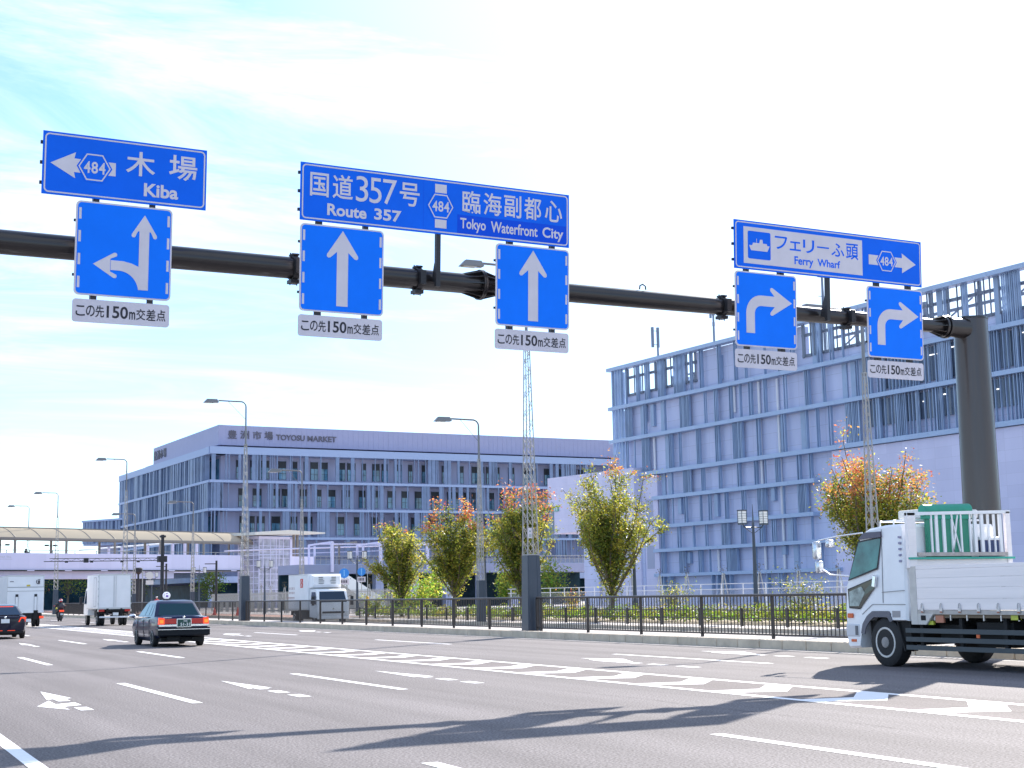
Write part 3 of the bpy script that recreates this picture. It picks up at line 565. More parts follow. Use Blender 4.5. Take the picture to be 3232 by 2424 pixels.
for lb, y in (('slate twin lantern lamp in front of the large louvred hall, right of the tallest tree', 51.95), ('slate twin lantern lamp touching the right side of the tall green tree', 62.15), ('slate twin lantern lamp half hidden by the orange topped trees', 79.9), ('slate twin lantern lamp behind the leftmost street tree', 103), ('slate twin lantern lamp in front of the glass lift tower', 128), ('slate twin lantern lamp above the black taxi', 153.2), ('slate twin lantern lamp just right of the plain white truck', 177.7)): lantern_lamp(lb, 35.5, y, 4.95, R(8))
# white mesh fence beyond the footpath
M_WF = mat('white_fence_paint', (0.72, 0.72, 0.74), 0.5)
M_MESH = mat('chain_link_mesh', (0.5, 0.5, 0.52), 0.6, alpha=0.22)
w = thing('white_mesh_fence', 'white post and rail mesh fence running behind the hedge and street trees', 'fence', (43.5, 40, 0.12))
MB().box((-0.12,-8,0), (0.12,54,0.5)).build('base_wall', M_LAV, w)
for k in range(31): y = -8+2.05*k; MB().tube((0,y,0.5),(0,y,1.72),0.032,0.032,6).build('post', M_WF, w)
for z in (1.42, 1.7): MB().tube((0,-8,z),(0,54,z),0.022,0.022,6).build('rail', M_WF, w)
MB().poly([(0.03,-8,0.5),(0.03,54,0.5),(0.03,54,1.42),(0.03,-8,1.42)]).build('mesh', M_MESH, w)
# paler fence of close upright bars behind the side road at the left
w = thing('pale_bar_fence', 'pale fence of close upright bars beside the lift tower, behind the median lamp', 'fence', (36.5, 98, 0.13))
for a in range(6):
    m = MB()
    for k in range(30): y = a*9+0.3*k; m.box((-0.02,y-0.03,0.1),(0.02,y+0.03,1.9))
    m.build('bar_panel', M_GALV, w)
for z in (0.3, 1.75): MB().box((-0.03,0,z-0.03),(0.03,54,z+0.03)).build('rail', M_GALV, w)
# tree stakes with saplings behind the mesh fence
def stakes(i, x, y):
    o = thing('staked_sapling', 'three grey stakes holding a thin sapling behind the white fence', 'sapling', (x, y, 0.1), random.uniform(0, 2), 'staked saplings behind the white fences')
    m = MB()
    for k in range(3): a = R(120*k); m.tube((0.45*math.cos(a),0.45*math.sin(a),0),(0.05*math.cos(a),0.05*math.sin(a),2.35),0.03,0.03,5)
    m.build('stakes', M_GALV, o)
    m = MB(); m.tube((0,0,0),(0,0,2.7),0.015,0.008,5)
    for k in range(26):
        p = Vector((random.gauss(0,.12), random.gauss(0,.12), random.uniform(2.3,2.85))); a = Vector((random.uniform(-1,1),random.uniform(-1,1),random.uniform(-1,1))).normalized()*0.07; b_ = a.cross(Vector((0.3,0.5,0.8))).normalized()*0.025
        m.poly([p-a,p+b_,p+a,p-b_])
    m.build('stem', mat('sapling_twig', (0.12,0.1,0.05), 0.8), o)
random.seed(3)
for i in range(13): stakes(i, 47.5+random.uniform(-.3,.3), 44+3.6*i)
for i in range(11): stakes(i, 38.5+random.uniform(-.3,.3), 100+4.5*i)
# round blue signs and post, amber marker
def blue_disc(label, x, y, z, r, sub):
    o = thing('round_blue_sign', label, 'road sign', (x, y, 0.13), R(-20), 'round blue signs on posts beside the footpath')
    MB().tube((0.0,0,0),(0.0,0,z+r+0.1),0.03,0.03,8).build('post', M_GALV, o, 40)
    d = MB(); d.lathe([(-0.06,r),(-0.045,r)], (0,0,z), 'y', 28); di = d.build('disc', mat('disc_blue', (0.03,0.25,0.72), 0.4), o)
    p = MB(); p.box((-r,-0.065,z-r-0.42),(r,-0.05,z-r-0.06)); po = p.build('sub_plate', M_SIGNW, o)
    t = MB()
    for k in range(4): t.box((-r*.7+k*r*.36,-0.068,z-r-0.33),(-r*.7+k*r*.36+r*.22,-0.066,z-r-0.14))
    t.build('plate_print', M_INK, po)
    f = MB(); f.box((-0.035,-0.064,z-0.2),(0.035,-0.062,z+0.12)); f.sphere((0,-0.063,z+0.17),(0.05,0.003,0.05)); f.build('figure', mat('disc_figure', (0.2,0.5,0.85), 0.4), di)
blue_disc('larger round blue sign with a white plate, left of the leftmost street tree', 33.0, 98.5, 3.0, 0.34, 1)
blue_disc('smaller round blue sign against the leftmost street tree', 33.4, 96.0, 3.05, 0.28, 1)
o = thing('amber_marker_post', 'amber marker post standing by the leftmost street tree', 'marker post', (33.2, 94.2, 0.14)); MB().lathe([(0,0.1),(1.3,0.1),(1.36,0.05)], (0,0,0), 'z', 12).build('sleeve', mat('amber_plastic', (0.8,0.34,0.03), 0.5), o, 40); MB().tube((0,0,1.3),(0,0,3.2),0.03,0.03,8).build('post', M_GALV, o)
def disc_grey(label, x, y, z):
    o = thing('round_sign_back', label, 'road sign', (x, y, 0.1)); MB().tube((0,0,0),(0,0,z+0.5),0.05,0.05,8).build('post', M_GALV, o)
    MB().lathe([(-0.03,0.4),(0,0.4)], (0.75,0,z), 'y', 24).build('disc', mat('sign_back_grey', (0.62,0.62,0.6), 0.5), o); MB().box((0.35,-0.03,z-0.95),(1.15,0,z-0.5)).build('sub_plate', mat('sign_back_grey', (0.62,0.62,0.6)), o); MB().bar((0,0,z),(0.6,0,z),0.05).build('bracket', M_GALV, o)
disc_grey('grey backed round sign on a post right of the plain white truck', 30.6, 158, 4.0)
# traffic signal on a dark pole, far left
o = thing('traffic_signal', 'traffic signal showing red on a dark pole arm, far left above the truck', 'traffic light', (22.9, 193, 0.19))
MB().lathe([(0,0.17),(8.0,0.13)], (0,0,0), 'z', 14).build('pole', M_DARK, o, 40)
b = MB()
for z in (5.5, 6.55, 7.0, 7.6): b.box((-0.22,-0.2,z-0.09),(0.22,0.2,z+0.09))
b.box((0.05,-0.25,6.9),(0.35,0.1,7.6)); b.build('bands', M_DARK, o)
MB().tube((0,0,6.55),(-3.3,0,6.5),0.06,0.05,8).build('arm', M_DARK, o, 40); MB().tube((0,0,7.4),(-3.2,0,6.85),0.012,0.012,4).build('stay_wire', M_DARK, o)
h = MB(); h.box((-4.3,-0.2,6.15),(-2.1,0.05,6.85)); ho = h.build('housing', M_DARK, o, bevel=0.05); MB().box((-3.9,-0.16,5.2),(-2.15,0.0,6.0)).build('name_plate', mat('plate_dark', (0.05,0.05,0.06), 0.6), o)
def lensd(x, m, nm): MB().lathe([(-0.26,0.27),(-0.2,0.3)], (x,0,6.5), 'y', 20).build(nm, m, ho)
lensd(-2.5, mat('red_signal_lit', (0.9,0.1,0.03), 0.3, emit=(1,0.16,0.03), estr=1.2), 'red_lamp'); lensd(-3.2, M_UNDER, 'dark_lamp'); lensd(-3.9, M_UNDER, 'dark_lamp')
hood = MB(); hood.path([(-2.8,-0.35,6.5)]+[(-2.5+0.32*math.cos(R(a)),-0.35,6.5+0.32*math.sin(R(a))) for a in range(170,-1,-17)], 0.04, 5); hood.build('hood', M_DARK, ho)
# detector gantry on a dark pole at the bridge
o = thing('detector_gantry', 'thin dark lattice arm with small sensors on a pole before the footbridge', 'gantry', (23.15, 112, 0.19))
MB().lathe([(0,0.16),(6.2,0.12)], (0,0,0), 'z', 14).build('pole', M_DARK, o, 40)
b = MB(); b.box((-0.2,-0.2,6.0),(0.2,0.2,6.15)); b.box((-0.35,-0.3,4.15),(0.3,0.3,4.6)); b.build('pole_box', M_DARK, o)
a = MB(); zt, zb_ = 4.46, 4.27
a.tube((0,0,zt),(-8.2,0,zt),0.025,0.025,5); a.tube((0,0,zb_),(-8.6,0,zb_-0.02),0.03,0.03,5)
for k in range(22): x = -0.37*k; a.tube((x,0,zt if k%2 else zb_),(x-0.37,0,zb_ if k%2 else zt),0.012,0.012,4)
a.build('lattice_arm', M_DARK, o)
for x, w_ in ((-7.0,0.1),(-5.6,0.16),(-5.2,0.1),(-3.0,0.1),(-1.8,0.1)): MB().box((x-w_,-0.12,zb_-0.12),(x+w_,0.12,zb_+(0.22 if w_ > .12 else 0.02))).build('sensor', M_DARK, o)
# slim cctv style posts under the bridge
for lb, x, y, h in (('dark camera mast with a round head just right of the plain white truck', 31.5, 165, 5.0), ('dark lamp post with a short bracket arm under the footbridge above the taxi', 33.5, 160, 5.3), ('dark post at the right end of the footbridge shadow', 33.6, 138, 5.0)):
    o = thing('dark_mast', lb, 'post', (x, y, 0.1)); MB().lathe([(0,0.12),(h,0.1)], (0,0,0), 'z', 10).build('pole', M_DARK, o, 40)
    m = MB(); m.lathe([(h-0.75,0.12),(h-0.5,0.42),(h-0.1,0.45),(h,0.3)], (0,0,0), 'z', 12) if 'round' in lb else m.bar((0,0,h-0.3),(-1.1,0,h-0.3),0.08); m.build('head', M_DARK, o, 40)
# ---------------------------------------------------------------- louvred hall on the right
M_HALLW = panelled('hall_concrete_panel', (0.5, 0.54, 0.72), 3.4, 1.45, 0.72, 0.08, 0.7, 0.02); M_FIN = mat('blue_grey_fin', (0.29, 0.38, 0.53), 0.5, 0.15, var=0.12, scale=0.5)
M_LEDGE = mat('blue_grey_ledge', (0.35, 0.45, 0.62), 0.5, 0.1, var=0.05, scale=0.5); M_HGLASS = mat('dark_hall_glass', (0.1, 0.13, 0.19), 0.1, spec=0.7, var=0.3, scale=0.3)
M_FRAME = mat('roof_frame_grey', (0.17, 0.2, 0.26), 0.5, 0.2)
hz = R(-4.65); hdir = Vector((-math.sin(hz), -math.cos(hz), 0)); hout = Vector((hdir.y, -hdir.x, 0))   # along facade towards the camera side; outward normal
hc = Vector((77.0, 138.84, 0)); HM = frame(hc, hdir, -hout, (0,0,1)) if hout.x < 0 else frame(hc, hdir, hout, (0,0,1))
hall = thing('louvred_hall', 'long blue grey market hall wrapped in louvres and ledges on the right', 'building', mat=HM)
random.seed(11)
ZR = [25.35, 21.05, 17.45, 13.5, 10.85, 7.9, 5.45, 2.95]; ZT = [25.72, 21.42, 17.82, 13.9, 11.22, 8.25, 5.78, 3.26]; S_END = 96; TH = 0.85
wall = MB()
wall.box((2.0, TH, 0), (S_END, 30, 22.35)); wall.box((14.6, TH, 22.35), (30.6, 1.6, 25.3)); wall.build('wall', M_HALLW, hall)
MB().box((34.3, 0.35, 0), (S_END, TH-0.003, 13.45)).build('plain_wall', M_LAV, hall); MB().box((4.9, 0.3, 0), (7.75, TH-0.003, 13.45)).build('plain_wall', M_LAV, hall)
wp = MB()
for z0, z1 in ((8.6, 11.0), (3.8, 6.2)): wp.box((5.6, 0.28, z0), (6.9, 0.31, z1))
wp.build('blank_window', mat('faint_panel_blue', (0.36,0.38,0.5), 0.4), hall)
for k, (zt, zr) in enumerate(zip(ZT, ZR)):
    x1 = S_END if k < 4 else [0,0,0,0,32.2,31.9,33.6,35.0][k]; x0 = -0.65 if k < 4 else 7.1
    l = MB(); x = x0
    while x < x1: e = min(x+3.6, x1); l.box((x+0.008, 0 if k else -0.1, zr), (e-0.008, TH+0.1 if k else 0.9, zt)); x = e
    l.build('ledge', M_LEDGE, hall)
def fins(k, z0, z1, x0, x1):
    m = MB(); x = x0+0.15
    def fin(x, w, d0=0.12, d1=0.55): m.box((x, d0, z0), (x+w, d1, z1))
    while x < x1-0.6:
        r = random.random()
        if r < 0.44: n = 2; st = 0.3
        elif r < 0.6: n = 3; st = 0.26
        elif r < 0.72: n = random.randint(6, 9); st = 0.2
        elif r < 0.88: n = 1; st = 0.4
        else:
            m.box((x, 0.7, z0), (min(x+0.6, x1), 0.8, z1)); x += 1.1; continue
        for i in range(n):
            if x > x1-0.3: break
            fin(x, random.choice((0.06, 0.07, 0.12)), 0.3, random.choice((0.45, 0.55, 0.6))); x += st
        x += random.choice((1.0, 1.6, 2.0, 2.3))
    return m
tops = [25.72]+ZT[1:]
rows = [(0, 21.42, 25.35, -0.1, S_END), (1, 17.82, 21.05, 2.0, S_END), (2, 13.9, 17.45, 2.0, S_END), (3, 11.22, 13.5, 7.9, 34.2), (4, 8.25, 10.85, 7.9, 32.0), (5, 5.78, 7.9, 7.9, 31.9), (6, 3.26, 5.45, 7.9, 33.4), (7, 0.3, 2.95, 7.9, 20)]
for k, z0, z1, x0, x1 in rows:
    m = fins(k, z0, z1, x0, x1)
    if k == 7: m = MB(); [m.box((x, 0.15, z0), (x+0.12, 0.6, z1)) for x in (8.1, 8.5, 9.3, 9.6, 16.5, 17.4, 18.2, 18.6, 19.4, 22.8, 23.3, 24.9, 26.6, 26.9)]
    if k in (1, 2):
        x = 38.0
        while x < x1-1: m.box((x, 0.3, z0), (x+0.06, 0.5, z1)); x += random.choice((0.4, 0.55, 0.8))
    m.build('louver_screen', M_FIN, hall)
cs = MB()   # corner posts where the screen turns at the far end
for k in range(4):
    for z0, z1 in ((21.42,25.35),(17.82,21.05),(13.9,17.45),(3.3,13.5)): cs.box((0.05+0.55*k, 0.1, z0), (0.25+0.55*k, 0.4, z1))
for k in range(9):
    for z0, z1 in ((21.42,25.35),(17.82,21.05),(13.9,17.45)): cs.box((0.0, 1.6+2.2*k, z0), (0.2, 1.8+2.2*k, z1))
cs.build('corner_posts', M_FIN, hall)
for z0, z1, x0 in ((17.95, 20.9, 40.5), (14.1, 17.3, 38.5)):
    g = MB(); x = x0
    while x < S_END-1.5: g.box((x, 0.65, z0+ (1.0 if z0 < 15 else 0.2)), (x+1.7, TH-0.002, z1)); x += 1.78
    g.build('window_band', M_HGLASS, hall)
li = MB(); random.seed(4)
for k in range(16): x = random.uniform(42, 60); z = random.choice((20.2, 20.5, 16.8, 16.5)); li.box((x, 0.62, z), (x+random.uniform(.15,.5), 0.645, z+0.07))
li.build('interior_lights', mat('office_lights', (0.9,0.9,0.9), 0.5, emit=(1,0.97,0.9), estr=1.0), hall)
dp = MB()
for x, z0, z1 in ((7.0, 13.9, 17.4), (12.9,17.9,20.2), (24.3, 3.3, 21), (27.0,3.3,20.9), (17.2,3.3,5.4), (20.6,18.5,21)): dp.tube((x,0.66,z0),(x,0.66,z1),0.13,0.13,10)
dp.build('downpipe', mat('pale_pipe', (0.66,0.66,0.7), 0.5), hall, 40)
du = MB()
for x, z0, z1 in ((5.2,19.2,21),(6.7,18.6,20.9),(18.3,22,24.4),(17.0,8.6,10.8),(25.6,9.6,10.85),(11.0,9.2,10.8),(12.2,4.2,5.3),(19.7,4.3,5.3),(26.8,4.6,5.4)): du.box((x,0.5,z0),(x+0.55,0.84,z1))
du.build('duct', M_FIN, hall)
# open roof frame with bracing against the sky
rf = MB()
for x0, x1 in ((2.0, 14.6), (30.6, S_END)):
    x = x0
    while x < x1: rf.box((x, 0.75, 22.3), (x+0.22, 1.0, 25.35)); x += 1.75
    rf.box((x0, 0.72, 24.25), (x1, 1.02, 24.5)); rf.box((x0, 0.72, 22.35), (x1, 1.02, 22.6))
    x = x0+0.5
    while x < x1: rf.box((x, 0.5, 22.3), (x+0.07, 0.62, 25.35)); x += random.choice((0.45, 0.6, 0.9, 1.3))
    if x0 > 20:
        for k in range(11): a = x0+6*k; rf.bar((a, 4.0, 22.4), (a+5.5, 4.0, 25.0), 0.12); rf.box((a, 3.9, 22.3), (a+0.3, 4.2, 25.6))
        rf.box((x0, 3.9, 24.2), (x1, 4.1, 24.45)); rf.box((x0, 3.9, 22.9), (x1, 4.1, 23.1))
rf.build('roof_frame', M_FRAME, hall)
eq = MB(); eq.prism([(5, 7.0, 22.3), (15, 7.0, 22.3), (15, 7.0, 24.1), (8.5, 7.0, 24.6), (5, 7.0, 24.0)], (0, 5, 0)); eq.box((4.5, 5.0, 24.25), (14.8, 5.2, 24.4))
for k in range(6): eq.box((4.6+1.9*k, 5.0, 22.3), (4.7+1.9*k, 5.1, 24.3))
eq.build('roof_plant', M_FRAME, hall)
def hp(s, d, z): return HM @ Vector((s, d, z))
def antenna(label, s, h, kind):
    o = thing('antenna_mast', label, 'antenna', hp(s, 3.0, 22.35), group='antenna masts on the hall roof')
    MB().tube((0,0,0),(0,0,h),0.14,0.1,8).build('mast', M_FRAME, o)
    m = MB()
    if kind == 0:
        for dx in (-0.62, 0.05): m.box((dx-0.12,-0.12,h-2.1),(dx+0.12,0.12,h+0.1))
        for z in (h-0.3, h-1.8): m.bar((-0.6,0,z),(0,0,z),0.06)
    elif kind == 1:
        m.box((-0.42,-0.1,h-1.6),(-0.24,0.1,h+0.2)); m.box((-0.08,-0.1,h-1.3),(0.14,0.12,h+0.2)); m.bar((-0.3,0,h-0.5),(0,0,h-0.5),0.05)
        for z in (h-2.2, h-4.2): m.tube((0,0,z-0.2),(0,0,z+0.2),0.14,0.14,8)
    else:
        for z in (h-1.2, h-0.7, h-3): m.bar((-0.5,0,z),(0.55,0,z),0.06); m.tube((0.45,0,z-0.2),(0.45,0,z+0.35),0.05,0.05,6)
        for dx in (-0.18, 0.18): m.bar((dx*1.6,0,0),(dx*.4,0,h-1.5),0.05)
    m.build('aerial', M_FRAME, o)
antenna('two panel antenna mast on the far left end of the hall roof', 4.9, 7.2, 0); antenna('antenna mast on the hall roof rising behind the gantry beam', 14.75, 8.2, 1); antenna('thick antenna mast on the hall roof between the right turn signs', 31.2, 8.8, 2)
# white projecting block at the left end of the hall, on columns
wb = thing('white_block', 'plain white projecting block on columns between the office building and the hall', 'building', mat=HM)
def s_at(u): # facade coordinate seen at a photo column
    v = fw + rt*(u-1616)/F_PX; v = Vector((v.x, v.y, 0)); q = hc-Vector((0,0,0)); n = Vector((hdir.y, -hdir.x, 0)); t = q.dot(n)/v.dot(n); return (v*t-hc).dot(hdir)
sL = s_at(1731)+0.3; print('sL', sL)
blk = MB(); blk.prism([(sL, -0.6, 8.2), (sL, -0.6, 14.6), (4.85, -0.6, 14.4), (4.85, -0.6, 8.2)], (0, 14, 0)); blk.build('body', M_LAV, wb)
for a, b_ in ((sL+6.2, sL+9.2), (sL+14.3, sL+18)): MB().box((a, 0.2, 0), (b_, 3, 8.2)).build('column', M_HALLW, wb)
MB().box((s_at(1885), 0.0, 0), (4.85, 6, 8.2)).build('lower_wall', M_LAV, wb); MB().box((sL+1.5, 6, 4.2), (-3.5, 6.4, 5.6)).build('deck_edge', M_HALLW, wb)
nt_ = MB(); nt_.box((sL-0.02, -0.65, 8.2), (sL+1.3, -0.58, 11.3)); nt_.build('dark_return', M_HGLASS, wb)
es = thing('exit_sign', 'small green emergency exit sign on the white block', 'sign', hp(sL+1.4, -0.75, 10.7)); es.scale = (0.48, 1, 0.42); es.rotation_euler = HM.to_euler()
MB().box((0,0,0),(2.1,0.12,1.3)).build('panel', mat('exit_green', (0.15,0.42,0.33), 0.4), es); f = MB(); f.sphere((0.6,-0.01,0.9),(0.16,0.01,0.16)); f.poly([(0.3,-0.01,0.2),(0.65,-0.01,0.2),(1.0,-0.01,0.75),(0.5,-0.01,0.8)]); f.box((1.3,-0.012,0.15),(1.7,-0.01,1.15)); f.build('figure', M_SIGNW, es)

# ---------------------------------------------------------------- office building with the letters
M_OWALL = mat('office_wall_panel', (0.38, 0.4, 0.56), 0.6, var=0.08, scale=0.4, stretch=(3, 3, 0.2)); M_OFIN = mat('office_fin', (0.19, 0.25, 0.39), 0.45, 0.1, var=0.15, scale=0.6)
M_OLEDGE = mat('office_ledge', (0.36, 0.44, 0.64), 0.5); M_PARA = mat('parapet_panel', (0.36, 0.36, 0.52), 0.55, var=0.03, scale=1)
ra = R(86.5); rdir = Vector((math.sin(ra), math.cos(ra), 0)); rin = Vector((-rdir.y, rdir.x, 0)); oc = Vector((63.23, 257.81, 0)); OM = frame(oc, rdir, rin, (0,0,1))
la = R(-3.2); ldir = Vector((math.sin(la), math.cos(la), 0)); lx = -ldir; OL = frame(oc, lx, Vector((-lx.y, lx.x, 0)), (0,0,1))  # local x runs from the far end (negative) to the corner
off = thing('office_building', 'grey office building with TOYOSU MARKET letters and finned floors', 'building', mat=OM)
EX, LX = 95, 64.5; PO = 2.7
def onleft(o):   # child built in left-face coordinates
    o.matrix_parent_inverse = OM.inverted(); o.matrix_basis = OL; return o
bd = MB(); bd.prism([(0.3, 0.6, 0), (EX, 0.6, 0), (EX, 58, 0), (3.9, 58, 0)], (0, 0, 28.0)); bd.build('wall', M_OWALL, off)
pp = MB(); x = 0.0
while x < EX: pp.box((x+0.012, 0.0, 28.75), (min(x+1.02, EX)-0.012, 0.5, 32.35)); x += 1.02
pp.box((0.02, 0.03, 28.77), (EX, 45, 32.33)); pp.build('parapet', M_PARA, off)
lp = MB(); x = -45.0
while x < -0.1: lp.box((x+0.012, -0.3, 28.75), (min(x+1.02, 0)-0.012, 0.5, 32.37)); x += 1.02
onleft(lp.build('parapet', M_PARA, off)); ll = MB(); ll.box((-51.5,-0.3,28.0),(-45,3,29.1)); onleft(ll.build('roof_step', M_PARA, off))
for zt, zb_ in ((28.15, 26.9), (22.3, 21.85), (17.32, 16.87), (12.22, 11.8), (8.2, 7.0)):
    l = MB(); l.prism([(-PO, -PO, zb_), (EX, -PO, zb_), (EX, 0.55, zb_), (0.2, 0.55, zb_)], (0, 0, zt-zb_)); l.build('ledge', M_OLEDGE, off)
    l = MB(); l.box((-LX, -PO, zb_), (2.2, 0.55, zt)); onleft(l.build('ledge', M_OLEDGE, off))
sf = MB(); sf.box((-PO, -PO, 28.151), (EX, 0.0, 28.2)); sf.build('roof_gutter', M_OLEDGE, off)
random.seed(21)
lev = [(22.3, 26.9), (17.32, 21.85), (12.22, 16.87), (8.2, 11.8)]
for z0, z1 in lev:
    m = MB(); x = -2.3
    while x < EX:
        r = random.random(); n = 1 if r < .35 else 2 if r < .6 else random.randint(3, 5)
        for i in range(n): m.box((x, -PO+0.1, z0), (x+random.choice((0.12,0.2,0.5,0.7)), -PO+0.3, z1)); x += random.choice((0.35, 0.55, 0.8))
        x += random.choice((0.6, 1.0, 1.7, 2.2))
    m.build('fin_screen', M_OFIN, off)
    m = MB(); x = -LX+0.3
    while x < -0.4:
        n = random.randint(1, 4)
        for i in range(n): m.box((x, -PO+0.1, z0), (x+random.choice((0.15,0.3,0.7)), -PO+0.9, z1)); x += random.choice((0.4, 0.75, 0.9))
        x += random.choice((0.3, 0.6, 1.1))
    onleft(m.build('fin_screen', M_OFIN, off))
M_OWIN = mat('office_window_glass', (0.11, 0.25, 0.36), 0.06, spec=0.9, var=0.6, scale=0.5)  # light blue base stands in for sky reflected in the panes
nw = 0
for z0, z1 in lev[:3]:
    x = 3.0+random.uniform(0, 1)
    while x < 78:
        w_ = random.choice((0.75, 1.2, 1.35, 1.5)); o = MB(); o.box((x, 0.45, z0+0.55), (x+w_, 0.595, z1-0.75)); wo = o.build('window', M_OWIN, off)
        b = MB(); b.box((x, 0.44, z1-2.0), (x+w_, 0.452, z1-0.76)); b.box((x-0.05, 0.41, z0+0.5), (x, 0.6, z1-0.7)); b.box((x+w_, 0.41, z0+0.5), (x+w_+0.05, 0.6, z1-0.7)); b.box((x, 0.42, z0+1.6), (x+w_, 0.45, z0+1.66)); b.box((x+w_*.5-.025, 0.42, z0+0.55), (x+w_*.5+.025, 0.45, z1-2.0)); b.build('window_frame', mat('dark_window_frame', (0.02,0.025,0.035), 0.4), wo)  # besides the bars, a dark sheet tops each pane; sky-reflection tone stays below
        x += w_+random.choice((1.4, 1.9, 2.1)) if random.random() > .25 else w_+0.55
    m = MB(); x = -LX+2
    while x < -1.5: w_ = random.choice((0.8, 1.6, 2.4)); m.box((x, 0.3, z0+0.4), (x+w_, 0.54, z1-0.5)); x += w_+random.choice((0.8,1.4,2))
    onleft(m.build('dark_glazing', M_OWIN, off))
le = MB(); 
for c, a, b_ in zip('豊洲市場', (1.38, 3.65, 6.0, 8.2), (3.0, 5.3, 7.62, 9.8)): le.text(c, a, 29.95, b_, 31.45, -0.16, 0.012, depth=0.12)
le.text('TOYOSU', 10.42, 29.95, 15.9, 30.98, -0.16, 0.02, depth=0.12); le.text('MARKET', 16.45, 29.93, 22.1, 30.95, -0.16, 0.02, depth=0.12)
M_LET = mat('facade_letter_grey', (0.13, 0.12, 0.15), 0.5, 0.2); le.build('lettering', M_LET, off)
le = MB()
for k, c in enumerate('豊洲市場'): le.text(c, -44.3+2.45*k, 29.75, -42.3+2.45*k, 31.6, -0.46, 0.01, depth=0.12)
onleft(le.build('lettering', M_LET, off))
# ground storey: dark glazing, columns, band
gz = MB(); gz.box((-1.5, 0.2, 0.1), (EX, 0.58, 4.2)); gz.build('ground_glazing', M_TEAL, off); gb = MB(); gb.box((-PO, -PO, 4.3), (EX, 0.2, 5.4)); gb.build('ground_band', M_HALLW, off)
gz = MB(); gz.box((-LX-20, 0.2, 0.1), (-2, 0.55, 4.2)); onleft(gz.build('ground_glazing', M_TEAL, off)); gb = MB(); gb.box((-LX-20, -PO, 4.5), (0, 0.5, 5.4)); onleft(gb.build('ground_band', M_OFIN, off))
for k in range(14): MB().box((-PO+0.4+7*k, -PO+0.3, 0), (-PO+1.5+7*k, -PO+1.4, 4.3)).build('column', M_HALLW, off)
# lower louvred wing further left
lw = thing('low_louvred_wing', 'low dark louvred wing left of the office building above the canopy', 'building', (50.7, 331, 0), R(-62))
m = MB(); m.box((0,0,18.6), (26,14,19.0)); m.box((0,0.6,13.5),(26,14,13.9)); m.build('ledge', M_OLEDGE, lw); MB().box((0,5,0),(26,14,14)).build('wall', M_OWALL, lw)
m = MB(); x = 0.2
while x < 26: m.box((x,0.2,13.9),(x+0.8,0.9,18.6)); x += random.choice((1.0,1.25,1.6))
m.build('fin_screen', M_OFIN, lw)

# ---------------------------------------------------------------- footbridge with canopy
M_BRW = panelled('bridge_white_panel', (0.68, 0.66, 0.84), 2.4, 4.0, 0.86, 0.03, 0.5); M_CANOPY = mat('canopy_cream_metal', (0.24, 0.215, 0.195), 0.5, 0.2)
def membrane():
    m = bpy.data.materials.new('canopy_membrane'); m.use_nodes = True; nt = m.node_tree; N = nt.nodes; L = nt.links; N.clear()
    out = N.new('ShaderNodeOutputMaterial'); d = N.new('ShaderNodeBsdfDiffuse'); t = N.new('ShaderNodeBsdfTranslucent'); mx = N.new('ShaderNodeMixShader')
    d.inputs['Color'].default_value = (0.6,0.54,0.44,1); t.inputs['Color'].default_value = (0.62,0.55,0.42,1); mx.inputs[0].default_value = 0.5
    L.new(d.outputs[0], mx.inputs[1]); L.new(t.outputs[0], mx.inputs[2]); L.new(mx.outputs[0], out.inputs['Surface']); return m
M_MEMB = membrane()
ba = R(64.4); bdir = Vector((math.sin(ba), math.cos(ba), 0)); bin_ = Vector((-bdir.y, bdir.x, 0)); bc = Vector((35.66, 194.65, 0)); BM = frame(bc, bdir, bin_, (0,0,1))
br = thing('footbridge', 'white footbridge with an arched cream canopy crossing the road', 'footbridge', mat=BM)
BL = -75
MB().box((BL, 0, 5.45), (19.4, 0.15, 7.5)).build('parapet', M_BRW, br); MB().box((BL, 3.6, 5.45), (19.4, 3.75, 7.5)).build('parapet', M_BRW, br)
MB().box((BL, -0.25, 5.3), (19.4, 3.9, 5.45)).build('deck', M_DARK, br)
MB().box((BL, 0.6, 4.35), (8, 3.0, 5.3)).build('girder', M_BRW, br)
lt = MB()
for k in range(18): lt.box((BL+2+5.3*k, -0.27, 5.31), (BL+3.0+5.3*k, -0.2, 5.42))
lt.build('deck_light', M_BRW, br)
for x in (-12.5, 3.0, -36): MB().box((x, 0.8, 0), (x+0.6, 2.8, 5.3)).build('pier', M_DARK, br)
def can_prof(n=10): # from the low near edge to the high far edge
    return [(0.1+3.5*i/n, 9.35+1.35*math.sin(math.pi/2*(i/n))**0.9 if i else 9.35) for i in range(n+1)]
cp = can_prof()
mb_ = MB(); mb_.loft([[Vector((x, y, z)) for y, z in cp] for x in (BL, 21.5)], False, False, close=False); mb_.build('canopy_sheet', M_MEMB, br, 60)
ri = MB()
for k in range(27):
    x = BL+1.2+3.6*k
    if x < 22: ri.path([(x, y, z-0.1) for y, z in cp], 0.14, 6)
ri.build('canopy_ribs', M_CANOPY, br, 40)
e = MB(); e.box((BL, 0.0, 9.15), (21.5, 0.2, 9.4)); e.box((BL, 3.5, 10.6), (21.5, 3.75, 10.85)); e.tube((BL,0.1,9.1),(21.5,0.1,9.1),0.1,0.1,6); e.build('canopy_edge', M_CANOPY, br)
ps = MB()
for k in range(14):
    x = BL+1.2+7.2*k
    if x < 20: ps.box((x-0.12, 3.4, 7.4), (x+0.12, 3.62, 10.6)); ps.box((x-0.12, 0.05, 7.4), (x+0.12, 0.25, 9.2))
ps.build('canopy_posts', M_CANOPY, br)
sl = MB(); sl.tube((BL,0.1,7.85),(19,0.1,7.85),0.04,0.04,5)
for k in range(30): x = BL+3.2*k; sl.box((x,0.05,7.5),(x+0.06,0.15,7.85))
sl.build('handrail', M_GALV, br)
